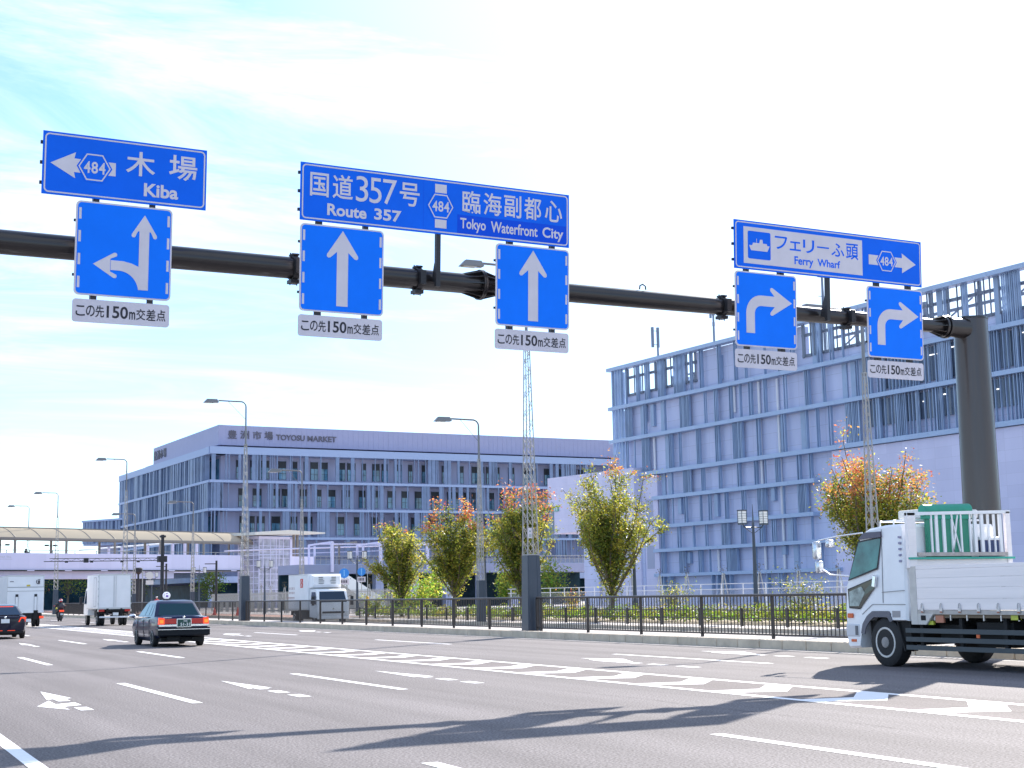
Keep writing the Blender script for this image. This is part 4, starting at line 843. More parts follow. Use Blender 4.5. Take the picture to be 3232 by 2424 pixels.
ms = MB()
for x in (-18.0, -11.4): ms.box((x-0.9,-0.4,8.35),(x-0.45,-0.1,8.55)); ms.box((x+0.3,-0.4,8.35),(x+0.75,-0.1,8.55)); ms.bar((x-0.8,0,8.4),(x+0.7,0,8.4),0.05)
ms.build('floodlight', M_DARK, br)
tx = MB(); tx.text('Shijo-mae Sta.', -19.6, 6.85, -16.7, 7.15, -0.01, 0.0); tx.box((-19.8,-0.008,6.72),(-16.6,-0.004,6.76)); tx.build('lettering', mat('bridge_grey_print', (0.5,0.48,0.52), 0.6), br)
# lift tower
tw = thing('lift_tower', 'white framed glass lift tower at the right end of the footbridge', 'lift tower', mat=BM @ Matrix.Translation((21.3, -1.2, 0.1)))
M_TG = mat('tower_glass', (0.42, 0.42, 0.52), 0.1, spec=0.6, alpha=0.75, var=0.5, scale=0.9)
MB().box((1.2, 1.2, 0), (2.2, 4.2, 9.8)).build('core', M_BRW, tw); MB().box((0.06,0.05,0),(5.94,4.4,9.9)).build('glazing', M_TG, tw)
f = MB()
for x in (0, 0.7, 2.1, 3.15, 3.7, 4.5, 5.9): f.box((x,-0.02,0),(x+0.08,0.1,10))
for z in (0, 1.1, 1.7, 2.6, 3.9, 4.75, 5.6, 7.0, 7.85, 8.7): f.box((0,-0.03,z),(6,0.08,z+0.07))
for y in (1.1, 2.2, 3.3, 4.4): f.box((-0.02,y,0),(0.08,y+0.1,10)); f.box((5.92,y,0),(6.02,y+0.1,10))
for k in range(12): z = 0.85*k; f.box((-0.03,0,z),(0.06,4.4,z+0.09)); f.box((5.94,0,z),(6.03,4.4,z+0.09))
f.build('frame', M_BRW, tw); MB().box((-0.1,-0.1,9.7),(6.1,4.5,10.05)).build('roof', M_BRW, tw); MB().box((5.75,-0.1,0),(6.15,0.3,10.0)).build('corner_post', M_BRW, tw)
lf = MB(); 
for z in (2.0, 6.5): lf.box((2.4,1.5,z),(4.6,3.8,z+0.25))
lf.box((2.6,1.6,0.2),(4.4,3.6,2.0)); lf.build('lift_car', M_GALV, tw)
rc = MB(); rc.prism([(-2,-1.5,10.15),(11,-1.8,10.55),(11,-1.8,10.75),(4,-1.8,10.95),(-2,-1.5,10.55)], (0,6.5,0)); rc.build('entrance_canopy', mat('cream_canopy', (0.66,0.63,0.57), 0.5), tw)
for x in (8.0, 8.7): MB().box((x-0.15,1.5,6),(x+0.15,1.8,10.5)).build('canopy_post', M_CANOPY, tw)
MB().box((6.16,0.3,4.4),(10.85,0.5,7.3)).build('side_wall', M_BRW, tw)
# raised deck with frames in front of the office building
da = R(84); ddir = Vector((math.sin(da), math.cos(da), 0)); dk = thing('raised_deck', 'raised pedestrian deck with pale square frames and railings before the office building', 'walkway', mat=frame((49.7, 160.2, 0), ddir, Vector((-ddir.y, ddir.x, 0)), (0,0,1)))
MB().box((-1.5, 0, 4.1), (40, 6, 5.15)).build('deck', mat('deck_fascia', (0.27, 0.3, 0.43), 0.6, var=0.05, scale=0.6), dk)
for k in range(7):
    x = 1.2+3.05*k*1.0; m = MB(); top = 7.5+0.12*(k % 2)
    if k % 2 == 0: m.box((x+1.2,-0.35,4.3),(x+1.5,-0.05,7.75))
    m.box((x,3.4,5.15),(x+0.2,3.6,7.5)); m.box((x+0.1,2.0,5.15),(x+0.3,2.2,7.3)); m.bar((x+0.1,3.5,7.45),(x+1.35,-0.2,7.7),0.18); m.build('frame', M_CANOPY if k % 2 else M_BRW, dk)
MB().box((0.6,0.3,7.42),(30,0.5,7.55)).build('top_beam', M_BRW, dk)
m = MB(); m.tube((0.5,0.1,6.1),(40,0.1,6.1),0.04,0.04,6); m.tube((0.5,0.1,5.75),(40,0.1,5.75),0.02,0.02,6)
for k in range(60): m.box((0.6+0.66*k,0.08,5.15),(0.63+0.66*k,0.12,6.1))
m.build('railing', M_GALV, dk); MB().poly([(0.5,0.12,5.2),(40,0.12,5.2),(40,0.12,6.0),(0.5,0.12,6.0)]).build('railing_panel', mat('smoked_panel', (0.12,0.12,0.15), 0.2, alpha=0.55), dk)
for k in range(6): MB().box((4.0+4.6*k,1.0,0),(5.0+4.6*k,2.0,4.1)).build('column', M_HALLW, dk)
MB().box((-1.5,5.5,0.1),(40,5.9,4.1)).build('shop_front', M_TEAL, dk)
m = MB(); m.prism([(-6,9,7.0),(34,9,8.2),(34,9,8.32),(-6,9,7.12)], (0,2.5,0)); m.prism([(-6,8.9,6.4),(34,8.9,7.6),(34,8.9,7.68),(-6,8.9,6.48)], (0,.2,0)); m.build('rear_ramp', M_BRW, dk)
st = thing('white_stair', 'white solid sided stair sloping down behind the refrigerator truck', 'stairs', mat=frame((52.2,157.5,0), ddir, Vector((-ddir.y, ddir.x, 0)), (0,0,1)))
MB().prism([(0,-0.5,3.0),(0,-0.5,4.4),(5.8,-0.5,0.9),(5.8,-0.5,0.1),(4.4,-0.5,0.1)], (0,0.15,0)).build('side_wall', mat('stair_white', (0.82,0.83,0.8), 0.5), st); m = MB()
for k in range(14): m.box((0.1+0.4*k,-0.35,0.1),(0.5+0.4*k,1.5,3.6-0.25*k))
m.build('steps', M_CONC, st)
# second covered ramp running back to the office building
cr = thing('covered_ramp', 'white roofed walkway climbing towards the office building above the footbridge', 'walkway', mat=BM @ Matrix.Translation((6.0, 14, 0)))
m = MB(); m.prism([(-1,0,8.6),(18,0,10.0),(18,0,10.25),(-1,0,8.75)], (0,4,0)); m.build('roof', mat('bright_roof', (0.85,0.85,0.85), 0.5), cr); MB().box((-1,0,5.4),(18,0.2,8.0)).build('wall', M_BRW, cr)
for k in range(8): MB().box((1+2.2*k,0.0,7.9),(1.35+2.2*k,0.25,9.0+0.15*k)).build('post', M_BRW, cr)
# station platform far behind at the left
sp_ = thing('station_building', 'pale blue station building seen under the footbridge canopy at far left', 'building', (6.0, 262, 0), R(25.6))
MB().box((-40, 0, 9.3), (23.6, 6, 12.6)).build('upper_wall', mat('station_pale_blue', (0.34,0.46,0.66), 0.5, var=0.06, scale=0.3), sp_)
m = MB(); m.box((-40,-0.2,10.6),(23.6,0,10.75)); m.box((-40,-0.2,9.3),(23.6,0,9.75)); m.box((23.0,-0.3,9.2),(23.7,6.2,12.8)); m.build('trim', M_OLEDGE, sp_)
MB().box((27, -6, 7.6), (52, -5.6, 9.3)).build('blue_band', mat('bright_blue_band', (0.2,0.42,0.85), 0.5), sp_)
MB().box((-40, 0.5, 0), (52, 6, 7.4)).build('lower_wall', M_TEAL, sp_)
rb_ = thing('rooftop_tower', 'small dark blue tower block showing above the canopy at far left', 'building', (-15.5, 520, 0), R(20)); MB().box((8.5,0,0),(18.6,10,31)).build('wall', mat('far_tower_blue', (0.1,0.13,0.3), 0.6), rb_); m = MB(); m.box((8.3,-0.2,30.2),(18.8,10.2,30.9)); m.build('cornice', M_FRAME, rb_)
# ---------------------------------------------------------------- trees, hedge, shrubs
L_DK = leaf_mat('leaf_dark_green', (0.1, 0.14, 0.025), 0.55); L_GR = leaf_mat('leaf_green', (0.22, 0.25, 0.035), 0.6); L_YG = leaf_mat('leaf_yellow_green', (0.46, 0.4, 0.06), 0.62)
L_OR = leaf_mat('leaf_orange', (0.56, 0.23, 0.08), 0.6); L_RD = leaf_mat('leaf_red_orange', (0.58, 0.16, 0.07), 0.6); L_LM = leaf_mat('leaf_lime', (0.2, 0.32, 0.03), 0.55)
M_BARK = mat('bark_grey_brown', (0.14, 0.11, 0.085), 0.9, var=0.25, scale=8, bump=0.4, bscale=20)
LEAVES = [L_DK, L_GR, L_YG, L_OR, L_RD, L_LM]
def leaf(mb, p, size, rnd, droop=0.3):
    d = Vector((rnd.gauss(0,1), rnd.gauss(0,1), rnd.gauss(-droop,0.7))).normalized(); s = d.cross(Vector((rnd.gauss(0,1), rnd.gauss(0,1), rnd.gauss(0,1)))).normalized()
    a = d*size; b = s*size*0.42; mb._add([p-a, p+b-a*0.1, p+a, p-b-a*0.1], [[0,1,2,3]])
def zelkova(label, x, y, H, Wd, n, top, seed, clear=1.3, wisps=6, lean=0.0, group='street trees in the planting bed', size=0.085, zb=0.17):
    """vase shaped street tree: limbs fan up from a short trunk; top = (share of height turned orange, red share)"""
    rnd = random.Random(seed); o = thing('street_tree', label, 'tree', (x, y, zb), rnd.uniform(0, 6), group)
    tr = MB(); tr.path([(0,0,-0.1),(0.01,0.01,clear*0.5),(0.0,0.02,clear),(0.03,0.0,clear+0.5)], [0.14,0.115,0.105,0.1], 9)
    segs = []; cr = MB()
    nl = 26
    for i in range(nl):
        az = 2*math.pi*i/nl*2.4+rnd.uniform(-.3,.3); spread = rnd.uniform(0.12, 1.0)**0.8; wisp = i < wisps
        hh = H*rnd.uniform(0.66, 1.0)*(1-0.25*spread**2); rr = Wd/2*spread*(rnd.uniform(1.1,1.45) if wisp else rnd.uniform(0.65,1.0))
        if wisp: hh = H*rnd.uniform(0.45,0.85)
        z0 = clear+rnd.uniform(0, H*0.16); pts = []
        for k in range(7):
            t = k/6; r = rr*(t**0.75); a = az+0.15*math.sin(t*5+i); pts.append(Vector((r*math.cos(a)+lean*t*t, r*math.sin(a), z0+(hh-z0)*t**(0.85 if not wisp else 0.7))))
        tr.path([(0,0,z0-0.25)]+pts[0:1]+pts[1:], [0.055]+[0.05*(1-0.85*t/6)+0.004 for t in range(7)], 5)
        segs += [(pts[k], pts[k+1], k/6, wisp) for k in range(6)]
        for q in range(7 if not wisp else 4):    # side twigs
            k = rnd.randint(1, 5); f = rnd.random(); p = pts[k].lerp(pts[k+1], f); e = Vector((rnd.gauss(0,1), rnd.gauss(0,1), rnd.uniform(0.1,1.0))).normalized()*rnd.uniform(0.25,0.75)*(Wd/4)
            tr.path([p, p+e*0.6+Vector((0,0,0.04)), p+e], [0.012,0.008,0.004], 4); segs.append((p, p+e, k/6, wisp)); segs.append((p+e*0.4, p+e*1.05, k/6, wisp))
    tr.build('trunk', M_BARK, o, 50)
    wts = [((b-a).length*(0.55 if w else 1.0)*(1.25 if 0.15 < t < 0.8 else 0.7)) for a, b, t, w in segs]
    clump = [rnd.random() for _ in segs]; wts = [w_*(0.35+1.3*rnd.random()**1.3) for w_ in wts]; idx = rnd.choices(range(len(segs)), wts, k=n)
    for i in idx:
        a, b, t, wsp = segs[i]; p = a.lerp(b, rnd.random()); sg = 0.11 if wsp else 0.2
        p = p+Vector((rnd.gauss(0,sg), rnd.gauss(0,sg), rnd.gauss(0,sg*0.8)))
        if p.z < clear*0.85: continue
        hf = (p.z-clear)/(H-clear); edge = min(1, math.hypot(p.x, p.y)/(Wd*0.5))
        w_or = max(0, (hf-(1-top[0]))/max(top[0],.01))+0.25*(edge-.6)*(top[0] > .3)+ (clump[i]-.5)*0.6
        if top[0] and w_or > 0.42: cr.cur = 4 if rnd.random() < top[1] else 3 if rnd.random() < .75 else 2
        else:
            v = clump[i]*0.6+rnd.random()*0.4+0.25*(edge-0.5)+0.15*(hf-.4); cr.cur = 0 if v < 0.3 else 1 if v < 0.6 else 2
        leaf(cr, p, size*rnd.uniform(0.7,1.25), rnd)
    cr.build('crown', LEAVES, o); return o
zelkova('leftmost street tree, slim and green with only a few orange leaf tips', 33.8, 89.3, 7.0, 4.3, 15000, (0.26, 0.35), 1, size=0.085, wisps=9, clear=0.9)
zelkova('broad street tree with an orange top and one long orange shoot', 33.8, 80.6, 7.3, 5.8, 21000, (0.42, 0.5), 2, size=0.082, wisps=9, clear=0.9)
zelkova('street tree with a bright red orange top, behind the nearest lattice lamp', 33.8, 71.2, 7.5, 4.6, 19000, (0.4, 0.75), 3, size=0.078, wisps=9, clear=0.9)
zelkova('tallest street tree, dark green with pale wispy shoots, before the white block', 33.8, 61.3, 8.1, 4.9, 25000, (0.24, 0.0), 4, size=0.07, wisps=11, clear=0.9)
zelkova('rightmost street tree, rounded and mixed orange and green, behind the flatbed truck', 33.8, 42.0, 7.0, 5.4, 30000, (0.62, 0.1), 5, size=0.062, wisps=4, clear=1.1)
sh = MB(); rnd = random.Random(8)   # long shoot of the orange topped tree
def bush(label, x, y, h, w, n, cols, seed, name='shrub', group='wiry shrubs in the hedge', size=0.05, zb=0.17, trunk=0):
    rnd = random.Random(seed); o = thing(name, label, 'shrub' if name == 'shrub' else 'tree', (x, y, zb), 0, group); s_ = MB(); c = MB()
    for i in range(16):
        a = rnd.uniform(0, 6.28); r = w/2*rnd.uniform(0.2,1); e = Vector((r*math.cos(a), r*math.sin(a), h*rnd.uniform(0.6,1.0))); s_.path([(0,0,trunk*0.5), e*0.5+Vector((0,0,h*.12)), e], [0.03 if trunk else 0.014, 0.01, 0.005], 4)
        for k in range(n//16):
            t = rnd.uniform(0.25,1.05); p = e*t+Vector((rnd.gauss(0,w*.09), rnd.gauss(0,w*.09), rnd.gauss(0,h*.07))); 
            if p.z < 0.05+trunk*.8: continue
            c.cur = rnd.choice(cols); leaf(c, p, size*rnd.uniform(.6,1.3), rnd, 0)
    if trunk: s_.tube((0,0,-0.1),(0,0,trunk),0.09,0.06,7)
    s_.build('stem' if not trunk else 'trunk', M_BARK, o, 50); c.build('leaves' if not trunk else 'crown', LEAVES, o)
bush('wiry brown green shrub between the twin lantern lamps', 34.6, 57.2, 1.75, 1.9, 900, (0,1,2,1), 31); bush('wiry shrub left of the flatbed truck cab', 34.4, 47.2, 1.9, 2.2, 1100, (1,2,1,0), 32)
bush('small pale shrub seen through the railing beside the refrigerator truck', 33.2, 93.0, 1.5, 2.0, 900, (1,5,2), 33, size=0.07); bush('thin reddish shrub right of the nearest lattice lamp', 34.8, 67.5, 1.7, 1.4, 500, (2,3,1), 34)
bush('bright lime green small tree behind the leftmost street tree', 37.0, 95.5, 2.6, 3.6, 1900, (5,5,2), 35, 'small_tree', 'small bright trees near the buildings', 0.11, 0.12, 0.8)
for k, (lb, x, y, h) in enumerate((('bright small tree between the white block columns', 56.5, 113, 4.2), ('bright small tree under the raised deck right of the red topped tree', 52.0, 112, 3.6), ('small bright tree in the shade under the raised deck', 50.5, 126, 3.8))): bush(lb, x, y, h, 3.2, 1700, (5,1,5,2), 40+k, 'small_tree', 'small bright trees near the buildings', 0.13, 0.1, 1.2)
# hedge strip: uncountable low leaves
hd = MB(); rnd = random.Random(77)
blobs = [(32.6+rnd.uniform(0,2.2), rnd.uniform(38,94), rnd.uniform(0.35,0.8), rnd.uniform(0.35,0.85)) for _ in range(400)]
for bx, by, br_, bh in blobs:
    col = rnd.choice((5,5,1,2,5,1))
    for k in range(85):
        a = rnd.uniform(0,6.28); u = rnd.random()**0.5; z = 0.17+bh*math.sqrt(max(0,1-u*u*0.9))*rnd.uniform(0.55,1.05); p = Vector((bx+br_*u*math.cos(a), by+br_*u*math.sin(a), z))
        hd.cur = col if rnd.random() < .7 else rnd.choice((0,1)); leaf(hd, p, rnd.uniform(0.04,0.085), rnd, 0)
hb = hd.build('hedge_plants', LEAVES); tag(hb, kind='stuff')
# dark grove under the footbridge and beyond
GDK = [L_DK, L_GR, L_YG, L_OR, L_RD, L_LM]
def grove_tree(label, x, y, H, Wd, n, cols, seed):
    rnd = random.Random(seed); o = thing('grove_tree', label, 'tree', (x, y, 0.0), 0, 'trees beyond the footbridge'); t = MB(); c = MB()
    t.path([(0,0,-0.1),(0.1,0,H*.3),(0,0.1,H*.6)], [0.22,0.17,0.1], 7)
    bl = []
    for i in range(14):
        a = rnd.uniform(0,6.28); e = Vector((Wd/2*rnd.uniform(.2,.9)*math.cos(a), Wd/2*rnd.uniform(.2,.9)*math.sin(a), H*rnd.uniform(.4,.95))); t.path([(0,0,H*.3), e*0.6+Vector((0,0,H*.12)), e], [0.08,0.05,0.02], 5); bl.append((e, rnd.choice(cols)))
    for k in range(n):
        e, cc = rnd.choice(bl); p = e+Vector((rnd.gauss(0,Wd*.13), rnd.gauss(0,Wd*.13), rnd.gauss(0,H*.09))); c.cur = cc if rnd.random() < .75 else 0; leaf(c, p, 0.22*rnd.uniform(.6,1.3), rnd, 0)
    t.build('trunk', M_BARK, o, 50); c.build('crown', GDK, o)
for k, (lb, x, y, h, w_, cols) in enumerate((('tree with orange and green leaves just right of the truck with the tail lift', 30.8, 250, 8, 6, (3,1,2,0)), ('dark green tree above the motorbike rider', 37.5, 258, 8.5, 7, (0,1,0)), ('tree with bright green low leaves under the footbridge', 43.0, 250, 7, 6, (1,5,0)), ('dark tree close to the left side of the plain white truck', 50.0, 262, 9, 8, (0,0,1)),
      ('dark tree farthest left under the footbridge, mostly behind the tail lift truck', 20.5, 262, 8, 7, (0,1,0)), ('low bright tree right of the plain white truck under the footbridge', 58, 240, 6, 5, (1,0,5)))): grove_tree(lb, x, y, h, w_, 1100, cols, 60+k)
# ---------------------------------------------------------------- vehicles
M_RIM = mat('wheel_rim_silver', (0.5, 0.5, 0.52), 0.35, 0.7); M_RIMW = mat('truck_rim_grey', (0.3, 0.28, 0.27), 0.6, 0.0, var=0.25, scale=8); M_RIMRING = mat('worn_white_rim', (0.62, 0.6, 0.57), 0.5, var=0.15, scale=10)
M_PLATEW = mat('number_plate_white', (0.75, 0.77, 0.78), 0.4); M_PLATEG = mat('number_plate_green', (0.01, 0.06, 0.05), 0.4)
def wheel(parent, x, y, r, w, side, truck=False, dual=False):
    t = MB(); a = w/2
    t.lathe([(-a,r*.62),(-a,r*.9),(-a*.8,r),(a*.8,r),(a,r*.9),(a,r*.62)], (0,0,0), 'x', 28)
    o = t.build('wheel', M_BLACK, parent, 35, loc=(x, y, r))
    m = MB(); s_ = side
    if truck:
        m.lathe([(s_*a*.99,r*.64),(s_*a*1.05,r*.62),(s_*a*1.04,r*.56),(s_*a*.8,r*.5),(s_*a*.55,r*.48)], (0,0,0), 'x', 24); m.build('rim_ring', M_RIMRING, o, 40)
        m = MB(); m.lathe([(s_*a*.55,r*.5),(s_*a*.6,r*.48),(s_*a*.75,r*.36),(s_*a*.8,r*.28)], (0,0,0), 'x', 24); m.lathe([(s_*a*.7,r*.26),(s_*a*1.1,r*.22),(s_*a*1.18,r*.13)], (0,0,0), 'x', 16)
        for k in range(8):
            q = 2*math.pi*k/8; m.lathe([(s_*a*.7,0.026),(s_*a*.98,0.022)], (0, r*.37*math.cos(q), r*.37*math.sin(q)), 'x', 6)
        m.build('hub', M_RIMW, o, 40)
    else:
        m.lathe([(s_*a*.98,r*.66),(s_*a*1.02,r*.62),(s_*a*.8,r*.56)], (0,0,0), 'x', 24)
        for k in range(10):
            q = 2*math.pi*k/10; c, n = math.cos(q), math.sin(q); m.bar((s_*a*.85, r*.12*c, r*.12*n), (s_*a*.9, r*.6*c, r*.6*n), r*.14, 0.02, (1,0,0))
        m.lathe([(s_*a*.7,r*.6),(s_*a*.72,r*.58)], (0,0,0), 'x', 24); m.lathe([(s_*a*.8,r*.2),(s_*a*1.0,r*.15)], (0,0,0), 'x', 14); m.build('rim', M_RIM, o, 40)
    return o
def carpaint(name, col, coat=1.0): return mat(name, col, 0.3, 0.0, coat=coat*0.55, spec=0.15)
def sedan(label, x, y, p, group=None):
    o = thing(p['name'], label, p['cat'], (x, y, 0)); paint = p['paint']; rings = []
    for yy, zb, zt, hw in p['body']:
        h = [(0,zb),(hw*.86,zb),(hw*.965,zb+.1),(hw,zb+(zt-zb)*.5),(hw*.985,zt-.12),(hw*.95,zt-.03),(hw*.62,zt+.008),(0,zt+.014)]
        rings.append([Vector((a,yy,b)) for a, b in h]+[Vector((-a,yy,b)) for a, b in h[-2:0:-1]])
    b = MB(); b.loft(rings); bo = b.build('body', [paint, M_UNDER], o, 32)
    c = MB(); wy = p['wheels']; r = p['r']
    for yy in wy:
        for s_ in (-1, 1): c.tube((s_*(p['hw']-0.24), yy, r), (s_*(p['hw']+0.2), yy, r), r*1.17, r*1.17, 24)
    cut(bo, c, M_UNDER)
    g = MB(); rr = []
    for (ya, yb, z, hw) in p['house']:
        k = min(0.08, (yb-ya)*.1); rr.append([Vector(q) for q in ((-hw,ya+k,z),(-hw+k*1.2,ya,z),(hw-k*1.2,ya,z),(hw,ya+k,z),(hw,yb-k,z),(hw-k*1.2,yb,z),(-hw+k*1.2,yb,z),(-hw,yb-k,z))])
    g.loft(rr, False, True); g.build('roof', paint, o, 32)
    (ya0, yb0, z0, h0), (ya1, yb1, z1, h1) = p['house'][0], p['house'][1]
    def pt(t, s_, u, off, face):   # u along face, t up
        ya, yb, z, hw = ya0+(ya1-ya0)*t, yb0+(yb1-yb0)*t, z0+(z1-z0)*t, h0+(h1-h0)*t
        if face == 'rear': return (u*hw, ya-off, z+off*.4)
        if face == 'front': return (u*hw, yb+off, z+off*.4)
        return (s_*(hw+off), ya+(yb-ya)*u, z+off*.2)
    q = MB(); q.poly([pt(.1,0,-.86,.008,'rear'),pt(.1,0,.86,.008,'rear'),pt(.95,0,.84,.008,'rear'),pt(.95,0,-.84,.008,'rear')]); rw = q.build('rear_window', p['glass'], o)
    q = MB(); q.poly([pt(.1,0,.88,.008,'front'),pt(.1,0,-.88,.008,'front'),pt(.95,0,-.86,.008,'front'),pt(.95,0,.86,.008,'front')]); q.build('windscreen', p['glass'], o)
    for s_ in (-1, 1):
        for u0, u1, v0, v1 in p['side']:
            q = MB(); pts = [pt(.12,s_,u0,.006,'s'),pt(.12,s_,u1,.006,'s'),pt(.93,s_,v1,.006,'s'),pt(.93,s_,v0,.006,'s')]; q.poly(pts if s_ > 0 else pts[::-1]); q.build('side_window', p['glass'], o)
        m = MB(); hw = p['hw']
        for yy in p['seams']: m.box((s_*(hw+.001), yy-.006, .3), (s_*(hw*.985), yy+.006, .88))
        m.build('door_seam', M_UNDER, o)
        m = MB()
        for yy in p['handles']: m.box((s_*hw*.99, yy, .79), (s_*(hw+.025), yy+.16, .83))
        m.build('door_handle', p.get('trim', M_CHROME), o)
    for yy in wy:
        for s_ in (-1, 1): wheel(o, s_*(p['hw']-.105), yy, r, .19, s_)
    ub = MB(); ub.box((-p['hw']*.8, .25, .16), (p['hw']*.8, p['L']-.4, .3)); ub.box((-.5,.1,.2),(-.1,.5,.34)); ub.tube((.3,-.02,.26),(.3,.5,.26),.03,.03,8); ub.build('underbody', M_UNDER, o)
    return o, rw
TAXI = dict(name='taxi', cat='taxi', paint=carpaint('taxi_navy_paint', (0.006, 0.011, 0.05)), glass=mat('taxi_glass', (0.015,0.05,0.06), 0.05, spec=0.45), L=4.7, hw=.845, r=.305, wheels=(.95, 3.63),
  body=[(0,.42,.9,.76),(.05,.36,.955,.8),(.25,.32,.985,.835),(.95,.22,1.0,.845),(1.6,.2,.945,.845),(3.2,.2,.925,.845),(3.6,.2,.92,.84),(4.3,.22,.84,.82),(4.62,.3,.76,.78),(4.7,.36,.66,.73)],
  house=[(.72,3.62,.95,.79),(1.2,2.78,1.4,.63),(1.36,2.62,1.475,.57),(1.6,2.4,1.5,.4)], side=[(.2,.33,.12,.28),(.36,.56,.32,.6),(.59,.88,.63,.96)], seams=(1.35, 2.3, 3.3), handles=(1.45, 2.4))
tx_, rw = sedan('dark navy taxi with lit red tail lamps and a round white roof lamp', 10.63, 47.95, TAXI)
m = MB(); m.box((-.79,-.06,.34),(.79,.1,.47)); m.loft([[Vector((x,yy,z)) for x, z in ((-.84,.36),(.84,.36),(.84,.62),(-.84,.62))] for yy in (-.09,.3)]); m.build('bumper', mat('taxi_bumper', (0.006,0.009,0.014), 0.4, coat=.15, spec=.15), tx_, bevel=.025)
MB().box((-.845,-.095,.55),(.845,-.088,.57)).build('bumper_strip', M_CHROME, tx_); MB().box((-.8,-.02,.655),(.8,.02,.715)).build('chrome_strip', M_CHROME, tx_)
for s_ in (-1, 1):
    MB().box((s_*.24,-.02,.73),(s_*.63,.03,.9)).build('tail_lamp_bar', M_RED, tx_, bevel=.01)
    l = MB(); l.loft([[Vector((s_*x,yy,z)) for x, z in ((.62,.72),(.815,.72),(.8,.94),(.62,.92))] for yy in (-.035,.12)]); l.build('tail_lamp', M_BRAKE, tx_, bevel=.015); MB().box((s_*.66,-.042,.76),(s_*.78,-.034,.87)).build('indicator', M_AMBER, tx_)
pl = MB(); pl.box((-.24,-.05,.62),(.24,-.02,.9)); po = pl.build('number_plate', M_CHROME, tx_, bevel=.008); MB().box((-.215,-.056,.645),(.215,-.05,.875)).build('plate_face', M_PLATEG, po); t = MB(); t.text('51-31', -.12, .67, .185, .765, -.059, .02); t.text('500', -.02,.8,.1,.85,-.059,.01); t.build('plate_number', M_PLATEW, po)
e = MB(); e.lathe([(-.028,.035),(-.02,.04)], (0,0,.945), 'y', 16); e.build('emblem', M_CHROME, tx_); e = MB(); e.box((-.66,-.014,.93),(-.4,-.006,.945)); e.box((.5,-.014,.95),(.66,-.006,.962)); e.build('badge', M_CHROME, tx_)
MB().box((-.1,.86,1.03),(.12,.92,1.09)).build('high_brake_lamp', M_BRAKE, tx_)
rl = MB(); rl.lathe([(-.05,.1),(-.03,.125),(.03,.125),(.05,.1)], (-.16,1.95,1.65), 'y', 24); ro = rl.build('roof_lamp', mat('roof_lamp_white', (0.85,0.84,0.9), 0.4, emit=(1,.97,1), estr=.15), tx_, 40); MB().box((-.3,1.85,1.49),(-.02,2.05,1.54)).build('lamp_base', M_DARK, ro); t = MB(); t.bar((-.2,1.895,1.7),(-.13,1.895,1.73),.02); t.box((-.19,1.893,1.6),(-.11,1.898,1.66)); t.box((-.26,1.893,1.64),(-.245,1.898,1.72)); t.build('lamp_print', mat('lamp_purple_print', (0.25,0.1,0.5), .5), ro)
for s_ in (-1, 1):
    mm = MB(); mm.sphere((s_*.88,4.05,.98),(.12,.05,.075)); mo = mm.build('fender_mirror', M_CHROME, tx_, 60); MB().tube((s_*.76,4.0,.84),(s_*.87,4.05,.94),.014,.014,6).build('stalk', M_DARK, mo)
it = MB(); it.box((-.55,1.0,.9),(.55,1.25,1.12))
for x in (-.3,.3): it.box((x-.12,1.3,1.1),(x+.12,1.4,1.3))
it.build('seats', mat('pale_seat_covers', (0.5,0.55,0.5), .8), tx_)
BENZ = dict(name='sedan', cat='car', paint=carpaint('dark_blue_black_paint', (0.01, 0.011, 0.028)), glass=M_GLASS, L=4.7, hw=.905, r=.33, wheels=(.95, 3.75),
  body=[(0,.32,.86,.7),(.06,.28,.93,.8),(.3,.24,.98,.88),(.95,.2,.98,.905),(1.7,.2,.95,.905),(3.2,.2,.93,.905),(3.7,.2,.9,.9),(4.3,.22,.8,.86),(4.62,.28,.7,.74),(4.7,.34,.6,.6)],
  house=[(.45,3.6,.95,.8),(1.15,2.7,1.35,.62),(1.4,2.5,1.415,.54),(1.7,2.3,1.435,.35)], side=[(.3,.55,.28,.6),(.58,.86,.64,.95)], seams=(1.4, 2.4, 3.4), handles=(1.5, 2.5))
bz, rw = sedan('dark glossy saloon with lit brake lamps cut off by the left edge of the photo', 7.02, 65.5, BENZ)
for s_ in (-1, 1):
    l = MB(); l.loft([[Vector((s_*x,yy+(.1 if x > .7 else 0),z)) for x, z in ((.52,.7),(.8,.66),(.86,.9),(.62,.9))] for yy in (-.02,.14)]); l.build('tail_lamp', M_BRAKE, bz, bevel=.015); l = MB(); l.box((s_*.1,-.03,.28),(s_*.4,.05,.36)); l.build('fog_lamp', M_BRAKE, bz)
MB().box((-.6,.42,1.31+.02),(.35,.5,1.36)).build('high_brake_lamp', M_BRAKE, bz); pl = MB(); pl.box((-.17,-.04,.66),(.17,-.01,.83)); po = pl.build('number_plate', M_PLATEW, bz); e = MB(); e.lathe([(-.02,.045),(-.01,.05)], (0,0,.9), 'y', 18); e.build('emblem', M_CHROME, bz)
m = MB(); m.box((-.75,-.05,.22),(.75,.2,.34)); m.build('bumper_insert', M_UNDER, bz, bevel=.02); MB().box((-.8,.22,.985),(.8,.3,1.005)).build('boot_spoiler', BENZ['paint'], bz)

